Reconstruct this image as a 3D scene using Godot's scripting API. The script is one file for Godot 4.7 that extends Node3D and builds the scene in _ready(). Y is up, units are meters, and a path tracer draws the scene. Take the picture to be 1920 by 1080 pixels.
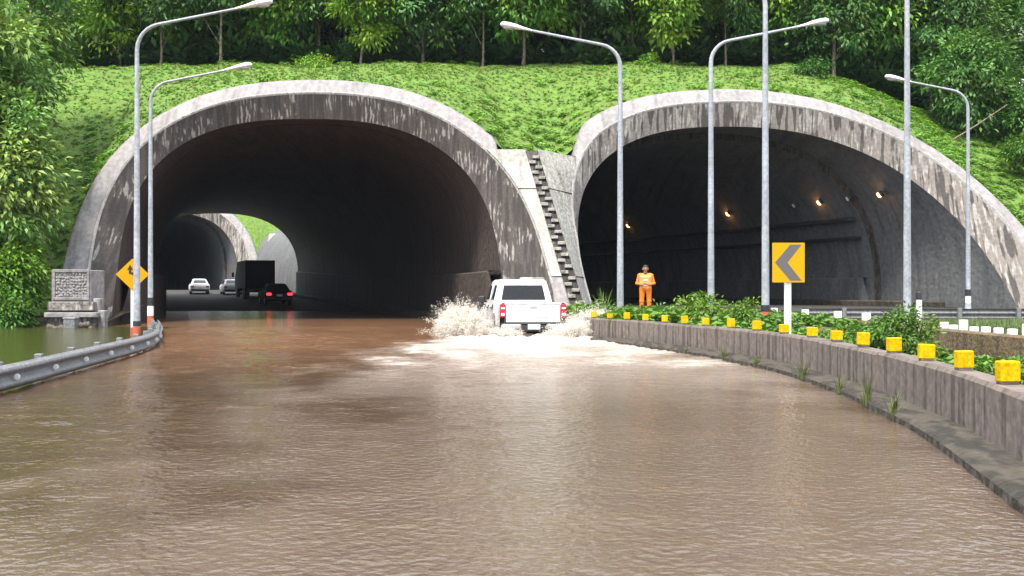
extends Node3D

var rng := RandomNumberGenerator.new()
var M := {}
var taken := {}


func _ready() -> void:
	rng.seed = 20240
	# camera: a person standing at the water's edge, long lens
	var cam := Camera3D.new()
	cam.name = "camera"
	cam.position = Vector3(0, 1.35, 0)
	cam.rotation.x = 0.00227
	cam.fov = 27.6
	cam.near = 0.1
	cam.far = 900.0
	add_child(cam)
	# an even, bright overcast sky
	var env := Environment.new()
	var sky := Sky.new()
	var sm := ProceduralSkyMaterial.new()
	sm.sky_top_color = Color(0.93, 0.95, 0.98)
	sm.sky_horizon_color = Color(0.86, 0.90, 0.95)
	sm.ground_bottom_color = Color(0.25, 0.24, 0.2)
	sm.ground_horizon_color = Color(0.4, 0.4, 0.36)
	sm.sky_curve = 0.2
	sky.sky_material = sm
	env.background_mode = Environment.BG_SKY
	env.sky = sky
	env.tonemap_mode = Environment.TONE_MAPPER_LINEAR
	env.tonemap_exposure = 2.35
	env.sdfgi_enabled = true
	env.ssao_enabled = true
	env.ssil_enabled = true
	env.fog_enabled = true
	env.fog_density = 0.00013
	env.fog_light_color = Color(0.82, 0.88, 0.95)
	var we := WorldEnvironment.new()
	we.name = "world_environment"
	we.environment = env
	add_child(we)
	var sun := DirectionalLight3D.new()
	sun.name = "sun"
	sun.light_energy = 1.0
	sun.light_color = Color(1.0, 0.97, 0.92)
	sun.light_angular_distance = 12.0
	sun.shadow_enabled = true
	sun.rotation_degrees = Vector3(-62, -28, 0)
	add_child(sun)

	make_materials()
	build_ground()
	build_tunnels()
	build_water()
	build_barriers()
	build_lamps_and_signs()
	build_vehicles()
	build_plants()
	build_forest()

# the lines everything follows on the ground
var rail_way := Way.new([Vector2(-5.6, 3.0), Vector2(-6.2, 9.0), Vector2(-6.55, 13.0), Vector2(-6.75, 15.6), Vector2(-7.2, 19.0), Vector2(-7.6, 22.0), Vector2(-8.15, 25.9), Vector2(-8.95, 29.5), Vector2(-9.85, 32.5), Vector2(-11.0, 36.5), Vector2(-12.1, 40.0)])
var near_way := Way.new([Vector2(2.3, 1.0), Vector2(3.0, 5.0), Vector2(3.65, 8.4), Vector2(4.06, 10.6), Vector2(4.3, 12.5), Vector2(4.58, 15.6), Vector2(4.68, 19.2), Vector2(4.43, 22.3), Vector2(3.92, 25.4), Vector2(3.16, 28.9), Vector2(2.45, 31.3), Vector2(1.7, 34.0), Vector2(1.1, 37.0)])
var far_way := Way.new([Vector2(9.6, 10.0), Vector2(8.6, 16.0), Vector2(8.35, 20.0), Vector2(8.45, 24.0), Vector2(8.75, 29.0), Vector2(8.7, 34.0), Vector2(8.2, 38.0), Vector2(6.8, 42.0), Vector2(4.6, 45.5)])

func road_rise(z: float) -> float:
	return clampf((z - 78.0) / 28.0, 0.0, 1.5) * 0.95 - clampf((78.0 - z) / 34.0, 0.0, 1.0) * 0.32

func island_y(z: float) -> float: return lerpf(0.03, 0.40, clampf((z - 22.5) / 7.0, 0.0, 1.0))

func build_ground() -> void:
	var g := B.new()
	g.quad(w(-400, -0.75, -60), w(400, -0.75, -60), w(400, -0.75, 700), w(-400, -0.75, 700), Vector3.UP)
	struct("ground", g, M.earth)
	# carriageway that runs under the flood into the left tunnel and climbs out behind it
	var P := PackedVector3Array()
	var rows := 90
	for k in rows:
		var z := lerpf(-6.0, 190.0, k / (rows - 1.0))
		var x0: float
		var x1: float
		if z < 36.0:
			x0 = rail_way.x_at(clampf(z, 3.0, 40.0)) - 0.8
			x1 = near_way.x_at(clampf(z, 1.0, 37.0)) + 0.1
		else:
			var f := clampf((z - 36.0) / 10.0, 0, 1)
			x0 = lerpf(rail_way.x_at(36.0) - 0.8, axis_x(LT, z) - 8.0, f)
			x1 = lerpf(near_way.x_at(36.0) + 0.1, axis_x(LT, z) + 8.0, f)
		for j in 9: P.append(w(lerpf(x0, x1, j / 8.0), road_rise(z) - (0.0 if z > 30.0 else 0.0), z))
	var rb := B.new()
	rb.grid(rows, 9, P)
	struct("road", rb, M.asphalt)
	# right carriageway, a little higher, coming out of the right tunnel
	var P2 := PackedVector3Array()
	for k in 60:
		var z := lerpf(41.9, 130.0, pow(k / 59.0, 1.6))
		var c := axis_x(RT, maxf(z, 47.0))
		var xr := lerpf(60.0, c + 9.0, clampf((z - 41.9) / 6.5, 0.0, 1.0))
		for j in 9: P2.append(w(lerpf(c - 9.0, xr, j / 8.0), 0.62, z))
	for j in 9: P2[j].y = 0.1
	var r2 := B.new()
	r2.grid(60, 9, P2)
	struct("road_right", r2, M.asphalt)
	# planted island between the two barriers
	var P3 := PackedVector3Array()
	var f3 := FastNoiseLite.new()
	f3.seed = 9; f3.frequency = 0.4
	for k in 70:
		var z := lerpf(3.0, 45.5, k / 69.0)
		var xa := near_way.x_at(clampf(z, 1.0, 37.0)) + 0.2
		if z > 37.0: xa = lerpf(1.3, 2.6, (z - 37.0) / 8.5)
		var xb := far_way.x_at(clampf(z, 10.0, 45.5)) + 0.04
		if z < 10.0: xb = 9.6 + (10.0 - z) * 0.2
		for j in 14:
			var x := lerpf(xa, maxf(xb, xa + 0.3), j / 13.0)
			P3.append(w(x, island_y(z) + 0.08 * f3.get_noise_2d(x, z) + 0.05 * sin(PI * j / 13.0), z))
	var ib := B.new()
	ib.grid(70, 14, P3)
	struct("island_ground", ib, M.earth)
	# verge beyond the far barrier, on the way to the right carriageway's rail
	var P4 := PackedVector3Array()
	for k in 40:
		var z := lerpf(12.0, 46.5, k / 39.0)
		var xa := far_way.x_at(z) + 0.2
		for j in 12:
			var x := lerpf(xa, 40.0, pow(j / 11.0, 1.5))
			P4.append(w(x, lerpf(0.5, 0.2, clampf((z - 27.0) / 9.0, 0.0, 1.0)) + 0.05 * f3.get_noise_2d(x * 1.3, z), z))
	var vb := B.new()
	vb.grid(40, 12, P4)
	struct("verge_ground", vb, M.earth)
	# low bank on the left, at the edge of the standing water
	var P5 := PackedVector3Array()
	for k in 30:
		var x := lerpf(-70.0, -15.4, k / 29.0)
		for j in 10:
			var z := 41.6 + j * 0.9 + 0.5 * sin(x * 0.9)
			P5.append(w(x, -0.25 + 0.11 * j + 0.08 * f3.get_noise_2d(x, z), z))
	var lb := B.new()
	lb.grid(30, 10, P5)
	struct("bank_ground", lb, M.earth)

var L := {}
var R := {}
var F := {}
var hill_grid := []
var CREST := 13.7

func build_tunnels() -> void:
	var level := func(_z: float) -> float: return 0.0
	var far_rise := func(z: float) -> float: return 0.012 * maxf(0.0, z - 84.0)
	L = tunnel(LT, "road_tunnel", "wide concrete tunnel mouth with dark streaked edge, flooded road running into it", func(p: Vector2) -> float: return lerpf(1.08, 0.9, clampf(-p.x / 5.0, 0, 1)) if p.x < 0.0 else lerpf(1.08, 1.72, clampf((7.2 - p.y) / 6.0, 0, 1)),
		func(p: Vector2) -> float: return lerpf(0.82, 1.3, clampf((7.0 - p.y) / 6.0, 0, 1)) if p.x < 0.0 else lerpf(0.12, 0.82, smoothstep(6.1, 6.8, p.y)), M.stain_run, M.lining, 54.0, 105.0, far_rise)
	R = tunnel(RT, "road_tunnel", "paler concrete tunnel mouth with wall lamps inside, on the right of the slope", func(p: Vector2) -> float: return lerpf(0.35, 1.05, clampf((p.y - 3.5) / 4.0, 0, 1)) if p.x < 0.0 else 1.08,
		func(p: Vector2) -> float: return 0.82 if p.x > 0.0 else lerpf(0.1, 0.8, clampf((p.y - 6.0) / 1.5, 0, 1)), M.stain_pale_run, M.lining_grey, 57.0, 128.0, level)
	F = tunnel(FT, "road_tunnel", "second concrete tunnel mouth, seen small through the flooded tunnel", func(_p: Vector2) -> float: return 1.1,
		func(_p: Vector2) -> float: return 0.95, M.stain_pale_run, M.lining_grey, 132.0, 190.0, level)
	# far end of the second tunnel is round the bend: its lining is closed there
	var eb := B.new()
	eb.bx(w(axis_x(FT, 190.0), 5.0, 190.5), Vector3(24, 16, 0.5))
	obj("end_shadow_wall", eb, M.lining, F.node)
	# lower side walls inside, proud of the arch, with a kerb at the foot
	for q in [[L, LT, 46.6, 104.5, 1.0, 2.15, M.lining, -0.7], [L, LT, 47.5, 104.5, -1.0, 2.15, M.lining, -0.7], [R, RT, 57.5, 120.0, 1.0, 2.0, M.lining_grey, 0.3]]:
		var T: Dictionary = q[1]
		var b := B.new()
		var rows := []
		var cnt := 40
		var prof := [[-0.25, q[7]], [-0.25, q[5] - 0.06], [-0.19, q[5]], [0.3, q[5]]]
		for k in cnt:
			var z := lerpf(q[2], q[3], k / (cnt - 1.0))
			for f in prof: rows.append(w(axis_x(T, z) + q[4] * (T.a * 0.955 + f[0]), f[1] + maxf(0.0, road_rise(z)) * (1.0 if T == LT else 0.0), z))
		for j in 3:
			var P := PackedVector3Array()
			for k in cnt:
				P.append(rows[k * 4 + j]); P.append(rows[k * 4 + j + 1])
			b.grid(cnt, 2, P)
		b.quad(rows[0], rows[1], rows[2] + Vector3(0, -0.02, 0), rows[3] + Vector3(q[4] * 0.2, -2.5, 0), Vector3.BACK)
		obj("side_wall", b, q[6], q[0].node)
	for q in [[L, LT, 47.2, 104.5, 1.0], [R, RT, 50.0, 120.0, 1.0]]:
		var T: Dictionary = q[1]
		var b := B.new()
		var cnt := 40
		var prof := [[-1.25, -0.6], [-1.25, 0.22], [-1.19, 0.27], [-0.2, 0.27]]
		var rows := []
		for k in cnt:
			var z := lerpf(q[2], q[3], k / (cnt - 1.0))
			for f in prof: rows.append(w(axis_x(T, z) + q[4] * (T.a * 0.955 + f[0]), f[1] + (maxf(0.0, road_rise(z)) if T == LT else 0.62), z))
		for j in 3:
			var P := PackedVector3Array()
			for k in cnt:
				P.append(rows[k * 4 + j]); P.append(rows[k * 4 + j + 1])
			b.grid(cnt, 2, P)
		obj("walkway_kerb", b, M.plinth, q[0].node)
	# cable trays along the right tunnel's wall
	for h in [4.85, 3.95]:
		var b := B.new()
		var P := []
		for k in 24:
			var z := lerpf(57.3, 110.0, k / 23.0)
			var t := clampf((h - RT.h0) / RT.b, 0, 1)
			var u: float = RT.a * pow(1.0 - pow(t, RT.n), 1.0 / RT.n) * 0.962
			P.append(w(axis_x(RT, z) + u - 0.28, h, z))
		for k in 23:
			var d: Vector3 = P[k + 1] - P[k]
			b.box(Transform3D(Basis.looking_at(d, Vector3.UP), (P[k] + P[k + 1]) * 0.5), Vector3(0.32, 0.2 if h > 4.0 else 0.14, d.length()), 0.02)
		obj("cable_tray", b, M.trim, R.node)
	build_foot()
	build_pier()
	build_hills()
	build_wall_lamps()

func build_foot() -> void:
	# stepped concrete foot at the left of the left mouth, with a rough stone panel in its face
	var t := thing("stepped_plinth", "grey concrete foot block with framed rough stone panel at the tunnel's left edge", "concrete block", w(-16.28, -0.3, 43.4))
	t.scale = Vector3(0.84, 0.93, 0.9)
	var b := B.new()
	b.bx(Vector3(0, 1.35, -0.7), Vector3(1.75, 2.5, 1.6), 0.03)
	obj("block", b, M.rim, t)
	var fr := B.new()
	fr.bx(Vector3(0, 2.56, 0.13), Vector3(1.62, 0.12, 0.08), 0.015)
	fr.bx(Vector3(0, 1.46, 0.13), Vector3(1.62, 0.12, 0.08), 0.015)
	for s in [-1.0, 1.0]: fr.bx(Vector3(s * 0.75, 2.01, 0.13), Vector3(0.12, 0.98, 0.08), 0.015)
	obj("panel_frame", fr, M.rim, t)
	var st := B.new()
	var r := RandomNumberGenerator.new()
	r.seed = 4
	for k in 11:
		for j in 8:
			st.ball(Vector3(-0.64 + k * 0.128 + r.randf_range(-0.03, 0.03), 1.56 + j * 0.122 + r.randf_range(-0.03, 0.03), 0.1), Vector3(r.randf_range(0.05, 0.08), r.randf_range(0.04, 0.075), r.randf_range(0.03, 0.07)), 7, 5)
	var so := obj("rough_stones", st, M.rim, t)
	tag(so, "", "", "", "stuff")
	var s1 := B.new()
	s1.bx(Vector3(0.12, 1.16, 0.22), Vector3(2.05, 0.36, 0.55), 0.03)
	obj("step", s1, M.stain_pale, t)
	var s2 := B.new()
	s2.bx(Vector3(0.22, 0.82, 0.36), Vector3(2.3, 0.2, 0.8), 0.03)
	obj("step", s2, M.rim, t)
	var s3 := B.new()
	s3.bx(Vector3(0.22, 0.3, 0.30), Vector3(2.15, 0.86, 0.66), 0.03)
	obj("step", s3, M.stain, t)
	var rb := B.new()
	for k in 14:
		rb.ball(Vector3(-0.75 + k * 0.14 + r.randf_range(-0.04, 0.04), 0.32 + r.randf_range(-0.06, 0.22), 0.64), Vector3(r.randf_range(0.07, 0.15), r.randf_range(0.06, 0.13), 0.09), 7, 5)
	tag(obj("rubble", rb, M.barrier, t), "", "", "", "stuff")
	var e := B.new()
	e.bx(Vector3(1.42, 0.62, 0.2), Vector3(0.32, 0.75, 0.4), 0.03)
	e.bx(Vector3(1.15, 1.02, 0.0), Vector3(0.3, 0.9, 0.4), 0.03)
	obj("end_post", e, M.rim, t)
	var bx2 := thing("concrete_marker", "small pale grey box standing in water before the tunnel foot", "concrete block", w(-15.95, -0.3, 42.4))
	var m := B.new()
	m.bx(Vector3(0, 0.3, 0), Vector3(0.42, 0.68, 0.4), 0.02)
	obj("block", m, M.galv, bx2)
	var m2 := B.new()
	m2.bx(Vector3(0, 0.655, 0), Vector3(0.46, 0.06, 0.44), 0.015)
	obj("cover", m2, M.rim, bx2)

func build_pier() -> void:
	# sloping wall between the two mouths: pale panels with a stepped drain down the middle
	var t := thing("retaining_wall", "pale sloping concrete wall between the two tunnel mouths with a stepped drain", "wall", Vector3.ZERO, 0.0, "", "thing")
	var lead := func(h: float) -> Array:
		var a := cut(L.lip, h, true) + Vector3(-0.05, 0, 0.04)
		var b := cut(R.outer, h, false) + Vector3(0.12, 0, 0.04)
		var c0 := lerpf(2.46, 0.80, (h - 0.9) / 6.5)
		var za := lerpf(44.7, 49.8, (h - 0.9) / 6.5)
		var c := w(c0, h, za)
		return [a, b, c]
	var half := 0.26
	var hs := [-0.3, 1.9, 5.55, 7.35]
	for k in 3:
		for s in [0, 1]:
			var b := B.new()
			var front := []
			var steps := 8
			for j in steps + 1:
				var h := lerpf(hs[k] + 0.015, hs[k + 1] - 0.015, j / float(steps))
				var q: Array = lead.call(h)
				var a: Vector3 = q[0] if s == 0 else q[2] + Vector3(half, 0, 0)
				var c: Vector3 = q[2] - Vector3(half, 0, 0) if s == 0 else q[1]
				if s == 0 and a.x > c.x - 0.05: a.x = c.x - 0.05
				if s == 1 and c.x < a.x + 0.05: c.x = a.x + 0.05
				front.append([a, c])
			var off := Vector3(0, 0.012, 0.016) * (k - 1)
			var P := PackedVector3Array()
			for q in front:
				P.append(q[0] + Vector3(0, 0, -0.5)); P.append(q[0] + off + Vector3(0.0, 0, -0.03)); P.append(q[0] + off + Vector3(0.03, 0, 0)); P.append(q[0].lerp(q[1], 0.5) + off); P.append(q[1] + off + Vector3(-0.03, 0, 0)); P.append(q[1] + off + Vector3(0, 0, -0.03)); P.append(q[1] + Vector3(0, 0, -0.5))
			b.grid(front.size(), 7, P)
			for e in [0, steps]:
				var q = front[e]
				b.quad(q[0] + off, q[1] + off, q[1] + Vector3(0, 0, -0.5), q[0] + Vector3(0, 0, -0.5), Vector3.UP if e > 0 else Vector3.DOWN)
			obj("concrete_panel", b, M.panel if k > 0 else M.rim, t)
	# the drain: a recessed channel with staggered baffles
	var ch := B.new()
	var PC := PackedVector3Array()
	for j in 20:
		var h := lerpf(-0.3, 7.3, j / 19.0)
		var c: Vector3 = lead.call(h)[2]
		for f in [[-half - 0.02, 0.0], [-half, -0.22], [half, -0.22], [half + 0.02, 0.0]]: PC.append(c + Vector3(f[0], 0, f[1]))
	ch.grid(20, 4, PC)
	obj("drain_channel", ch, M.stain, t)
	var n2 := 30
	for k in n2:
		var h := lerpf(0.2, 7.0, k / (n2 - 1.0))
		var c: Vector3 = lead.call(h)[2]
		var s := -1.0 if k % 2 == 0 else 1.0
		var b := B.new()
		b.bx(c + Vector3(s * half * 0.42, 0, -0.12), Vector3(half * 1.12, 0.125, 0.2), 0.015)
		obj("baffle", b, M.panel, t)
	var cur := B.new()
	# low block at the wall's foot behind the truck
	cur.bx(w(0.75, 0.75, 44.1), Vector3(0.95, 2.2, 0.5), 0.05)
	obj("foot_block", cur, M.panel, t)

func H(x: float, _z: float) -> float:
	return maxf(2.0, CREST - 0.33 * maxf(0.0, x - 16.0)) - 0.05 * maxf(0.0, -x - 30.0)

func build_hills() -> void:
	var O := []
	for k in 16: O.append(Vector3(lerpf(-70.0, -17.9, k / 15.0), 0.35, -46.6))
	var half: int = L.outer.size() / 2
	for k in range(7, L.outer.size()):
		var p: Vector3 = L.outer[k]
		if k > half and p.y < 7.38: break
		if k % 2 == 0: O.append(p + Vector3(0, -0.04, -0.3))
	var a: Vector3 = O[-1]
	var started := false
	var half_r: int = R.outer.size() / 2
	for k in range(4, R.outer.size()):
		var p: Vector3 = R.outer[k]
		if not started and p.y < 7.35: continue
		if k > half_r and p.y < 0.75: break
		if not started:
			started = true
			for j in range(1, 7):
				var q := a.lerp(p, j / 7.0)
				q.y = 7.30
				O.append(q + Vector3(0, 0, -0.25))
		if k % 2 == 0: O.append(p + Vector3(0, -0.04, -0.3))
	for k in 12: O.append(Vector3(lerpf(O[-1].x + 0.3, 75.0, k / 11.0) if k == 0 else lerpf(23.5, 75.0, k / 11.0), 0.6, -49.5))
	var f := FastNoiseLite.new()
	f.seed = 3; f.frequency = 0.16; f.fractal_octaves = 3
	var rows := 40
	var P := PackedVector3Array()
	hill_grid = []
	for o in O:
		var col := []
		for j in rows:
			var t := j / (rows - 1.0)
			var z0: float = -o.z
			var z := z0 + (101.0 - z0) * pow(t, 1.9)
			var e := clampf((z - z0) / maxf(64.0 - z0, 4.0), 0.0, 1.0)
			e = pow(e, 0.85)
			e = lerpf(e, smoothstep(0.0, 1.0, e), 0.25)
			var hh := H(o.x, z)
			var y := lerpf(o.y, hh, e) + f.get_noise_2d(o.x, z) * 0.32 * smoothstep(0.0, 0.25, t) * (0.4 + e * 0.6)
			var p := Vector3(o.x - 0.12 * (z - z0) * (1.0 - e * 0.3), y, -z)
			col.append(p)
			P.append(p)
		for q in [[102.5, 11.6], [103.2, 10.3]]: P.append(Vector3(col[-1].x, minf(q[1], col[-1].y), -q[0]))
		hill_grid.append(col)
	var b := B.new()
	b.grid(O.size(), rows + 2, P)
	struct("hill", b, M.turf)
	# slope over the second tunnel, behind
	var O2 := []
	for k in 10: O2.append(Vector3(lerpf(-110.0, -45.0, k / 9.0), 1.2, -124.0))
	for k in range(6, F.outer.size() - 6):
		if k % 2 == 0: O2.append(F.outer[k] + Vector3(0, -0.04, -0.3))
	for k in 12: O2.append(Vector3(lerpf(-25.5, 60.0, k / 11.0), 2.6 if k < 5 else 1.4, -124.0))
	var P2 := PackedVector3Array()
	for o in O2:
		for j in 22:
			var t := j / 21.0
			var z0: float = -o.z
			var z := z0 + (210.0 - z0) * pow(t, 1.9)
			var e := pow(clampf((z - z0) / 20.0, 0.0, 1.0), 0.8)
			P2.append(Vector3(o.x, lerpf(o.y, 15.5, e) + f.get_noise_2d(o.x * 1.1, z) * 0.4 * e, -z))
	var b2 := B.new()
	b2.grid(O2.size(), 22, P2)
	struct("hill_behind", b2, M.turf)
	# pale wing slabs beside the second mouth
	var ws := thing("retaining_wall", "low pale wing wall beside the second, distant tunnel mouth", "wall", Vector3.ZERO, 0.0, "", "thing")
	for q in [[-25.0, 6.6, 125.5, 2.2, 2.0], [-22.6, 6.4, 124.0, 1.7, 2.4], [-24.2, 3.1, 122.6, 3.6, 0.7]]:
		var s := B.new()
		s.box(Transform3D(Basis(Vector3.RIGHT, -0.7), w(q[0], q[1], q[2])), Vector3(q[3], q[4], 0.5), 0.06)
		obj("concrete_panel", s, M.panel, ws)

func build_wall_lamps() -> void:
	var k := 0
	for q in [[54.6, true, "lit amber wall lamp nearest the mouth of the right tunnel"], [57.0, false, "unlit wall lamp between the two outer lit lamps of the right tunnel"], [59.4, true, "lit amber wall lamp, second from the right tunnel's mouth"], [61.6, false, "unlit wall lamp just inside the second lit one in the right tunnel"],
			[64.2, false, "dim unlit wall lamp before the third lit one in the right tunnel"], [68.2, true, "lit amber wall lamp between two tall lamp posts, deeper in the right tunnel"], [80.5, true, "tiny far lit lamp in the right tunnel beside the slim lamp post"], [91.5, true, "tiny far lit lamp in the right tunnel beside the sloping wall's edge"]]:
		var z: float = q[0]
		var u := 7.05
		var p := w(axis_x(RT, z) + u, 5.78, z)
		var t := thing("tunnel_lamp", q[2], "tunnel lamp", p, 0.0, "lamps along the right tunnel's wall")
		t.basis = Basis(Vector3.UP, -0.45) * Basis(Vector3.BACK, 0.55)
		var b := B.new()
		b.bx(Vector3(0.16, 0, 0), Vector3(0.14, 0.26, 0.5), 0.03)
		b.bx(Vector3(0.30, 0.02, 0), Vector3(0.3, 0.06, 0.1), 0.01)
		obj("housing", b, M.trim, t)
		var g := B.new()
		g.bx(Vector3(0.03, 0, 0), Vector3(0.12, 0.22, 0.44), 0.03)
		obj("lamp_glass", g, M.glow if q[1] else M.lens, t)
		if q[1]:
			var l := OmniLight3D.new()
			l.name = "lamp_light"
			l.light_color = Color(1.0, 0.74, 0.48)
			l.light_energy = 0.09 if z < 72.0 else 0.02
			l.light_size = 0.15
			l.omni_range = 30.0
			l.omni_attenuation = 2.0
			l.shadow_enabled = true
			l.position = Vector3(-0.16, 0, 0)
			t.add_child(l)
		k += 1

func build_water() -> void:
	var X := []
	var x := -60.0
	while x < 16.0:
		X.append(x)
		x += 0.085 if x > -13.0 and x < 5.4 else (0.3 if x > -20.0 and x < 7.0 else 2.5)
	var Z := []
	var z := -8.0
	while z < 90.0:
		Z.append(z)
		z += 0.6 if z < 4.0 else (0.09 if z < 37.0 else (0.2 if z < 50.0 else 1.2))
	var f1 := FastNoiseLite.new()
	f1.seed = 1; f1.frequency = 0.42; f1.fractal_octaves = 2
	var f2 := FastNoiseLite.new()
	f2.seed = 2; f2.frequency = 1.35; f2.fractal_octaves = 2
	var f3 := FastNoiseLite.new()
	f3.seed = 3; f3.frequency = 0.3; f3.fractal_octaves = 4
	var P := PackedVector3Array()
	var C := PackedColorArray()
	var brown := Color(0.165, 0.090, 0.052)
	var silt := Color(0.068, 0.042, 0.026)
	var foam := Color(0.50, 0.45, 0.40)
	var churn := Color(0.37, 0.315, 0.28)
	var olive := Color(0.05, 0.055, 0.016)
	for a in X.size():
		var xx: float = X[a]
		for b in Z.size():
			var zz: float = Z[b]
			var rx := rail_way.x_at(clampf(zz, 3.0, 40.0))
			var still := clampf((rx - xx) / 0.5, 0.0, 1.0) * (1.0 if zz < 44.0 else 0.0)
			var m := f3.get_noise_2d(xx * 1.6, zz * 0.9)
			# wake: opens from the truck towards the viewer and drifts
			var dz := 34.6 - zz
			var wx := lerpf(0.6, 0.95, clampf(dz / 8.0, 0.0, 1.0))
			var hw := 2.3 + 1.8 * smoothstep(0.0, 7.0, dz)
			if dz < 0.0: hw = 1.9
			var lat := absf(xx - wx) / hw
			var wake := clampf(1.25 - lat + m * 0.55, 0.0, 1.0) * (1.0 if dz > -2.0 else 0.0)
			wake = smoothstep(0.1, 0.75, wake)
			var close := wake * clampf(1.05 - absf(dz - 4.0) / 11.0 + m * 0.9, 0.0, 1.0)
			var amp := (0.55 + 0.75 * smoothstep(-0.35, 0.4, f3.get_noise_2d(xx * 0.7 + 80.0, zz * 0.45))) * lerpf(1.0, 0.06, still) * lerpf(0.6, 1.0, clampf((zz - 8.0) / 14.0, 0.0, 1.0)) * (0.35 if zz > 44.0 else 1.0)
			var h := amp * (0.022 * f1.get_noise_2d(xx * 1.4, zz) + 0.024 * f2.get_noise_2d(xx * 1.1, zz * 1.25)) * (1.0 - wake * 0.45)
			if wake > 0.0 and dz > -2.0 and dz < 14.0:
				h += wake * (0.10 * exp(-pow((dz - 2.2) / 2.6, 2.0)) * (0.6 + 1.2 * f2.get_noise_2d(xx * 0.8 + 30.0, zz * 0.8)) + 0.03 * f2.get_noise_2d(xx + 9.0, zz * 1.4))
			# trough drawn down behind and under the truck
			var tr := exp(-pow((xx - 0.62) / 0.72, 4.0)) * smoothstep(-6.0, -5.0, dz) * (1.0 - smoothstep(0.6, 1.6, dz))
			h -= 0.20 * tr
			close *= 1.0 - tr
			P.append(w(xx, h, zz))
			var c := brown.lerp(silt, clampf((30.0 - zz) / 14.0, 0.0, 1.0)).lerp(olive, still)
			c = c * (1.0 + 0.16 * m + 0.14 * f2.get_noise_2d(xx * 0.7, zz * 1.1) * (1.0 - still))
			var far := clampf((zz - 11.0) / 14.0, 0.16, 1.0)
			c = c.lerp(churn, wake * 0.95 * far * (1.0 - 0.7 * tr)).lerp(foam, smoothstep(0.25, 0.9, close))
			c.a = 1.0
			C.append(c)
	var b2 := B.new()
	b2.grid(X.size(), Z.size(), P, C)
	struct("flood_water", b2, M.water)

func build_splash(called_label: String, ctr: Vector3, rad: Vector3, sd: int, lean: float) -> void:
	# thrown water: a torn heap of foam with drops flying off it
	var r := RandomNumberGenerator.new()
	r.seed = sd
	var t := thing("water_splash", called_label, "splash", ctr, 0.0, "", "thing")
	var heap := B.new()
	var f := FastNoiseLite.new()
	f.seed = sd; f.frequency = 2.2; f.fractal_octaves = 4
	for lob in 30:
		var o := Vector3(r.randf_range(-0.75, 0.75), r.randf_range(-0.1, 0.5), r.randf_range(-0.6, 0.6)) * rad
		if lob < 9: o = Vector3(r.randf_range(-0.12, 0.12), 0.0, r.randf_range(-0.1, 0.1)) * rad
		var q := rad * ((0.36 + 0.07 * lob) if lob < 9 else r.randf_range(0.18, 0.42))
		var P := PackedVector3Array()
		var C := PackedColorArray()
		for a in 29:
			var th := PI * 0.66 * a / 28.0
			for s in 49:
				var ph := TAU * s / 48.0
				var d := Vector3(sin(th) * cos(ph), cos(th), sin(th) * sin(ph))
				var e := Vector3(d.x, d.y * 0.55, d.z)
				var sc := 1.0 + 0.5 * f.get_noise_3dv(d * 0.7 + o * 3.0) + 0.42 * f.get_noise_3dv(e * 2.4 + o) + 0.25 * f.get_noise_3dv(e * 6.0 + o)
				P.append(o + d * q * sc + Vector3(lean * maxf(0.0, d.y) * q.y, 0, 0))
				var k := 0.92 + 0.35 * f.get_noise_3dv(d * 3.0 + o)
				C.append(Color(0.90 * k, 0.85 * k, 0.79 * k))
		heap.grid(29, 49, P, C)
	obj("foam_heap", heap, M.spray, t)
	var dm := B.new()
	dm.col = Color(1, 1, 1)
	dm.ball(Vector3.ZERO, Vector3.ONE, 6, 4)
	var xf := []; var cs := []
	# drops leave in strands: each strand is an arc out of the heap, thinning as it goes
	for st in 420:
		var d := Vector3(r.randfn(), absf(r.randfn()) * 0.9, r.randfn() * 0.8).normalized()
		var reach := 0.8 + absf(r.randfn()) * 0.42
		for k in 60:
			var u := pow(r.randf(), 0.8)
			var far := lerpf(0.5, reach, u)
			var p := d * rad * far + Vector3(lean * d.y * rad.y * far, rad.y * (0.12 - 0.25 * maxf(0.0, far - 1.0)), 0)
			p += Vector3(r.randfn(), r.randfn(), r.randfn()) * (0.05 * rad.x)
			var s := r.randf_range(0.003, 0.015) * (1.3 - 0.75 * u)
			xf.append(Transform3D(Basis(Vector3(r.randfn(), r.randfn(), r.randfn()).normalized(), r.randf() * TAU).scaled_local(Vector3(s, s * r.randf_range(0.7, 2.4), s)), p))
			var k2 := r.randf_range(0.75, 1.0)
			cs.append(Color(0.93 * k2, 0.90 * k2, 0.86 * k2))
	many("flying_drops", dm.mesh(), M.foam, xf, cs, t)

func ordinal(k: int) -> String:
	return ["first", "second", "third", "fourth", "fifth", "sixth", "seventh", "eighth", "ninth", "tenth", "eleventh", "twelfth", "thirteenth", "fourteenth", "fifteenth", "sixteenth", "seventeenth", "eighteenth", "nineteenth", "twentieth", "twenty-first", "twenty-second", "twenty-third", "twenty-fourth"][k]

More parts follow.
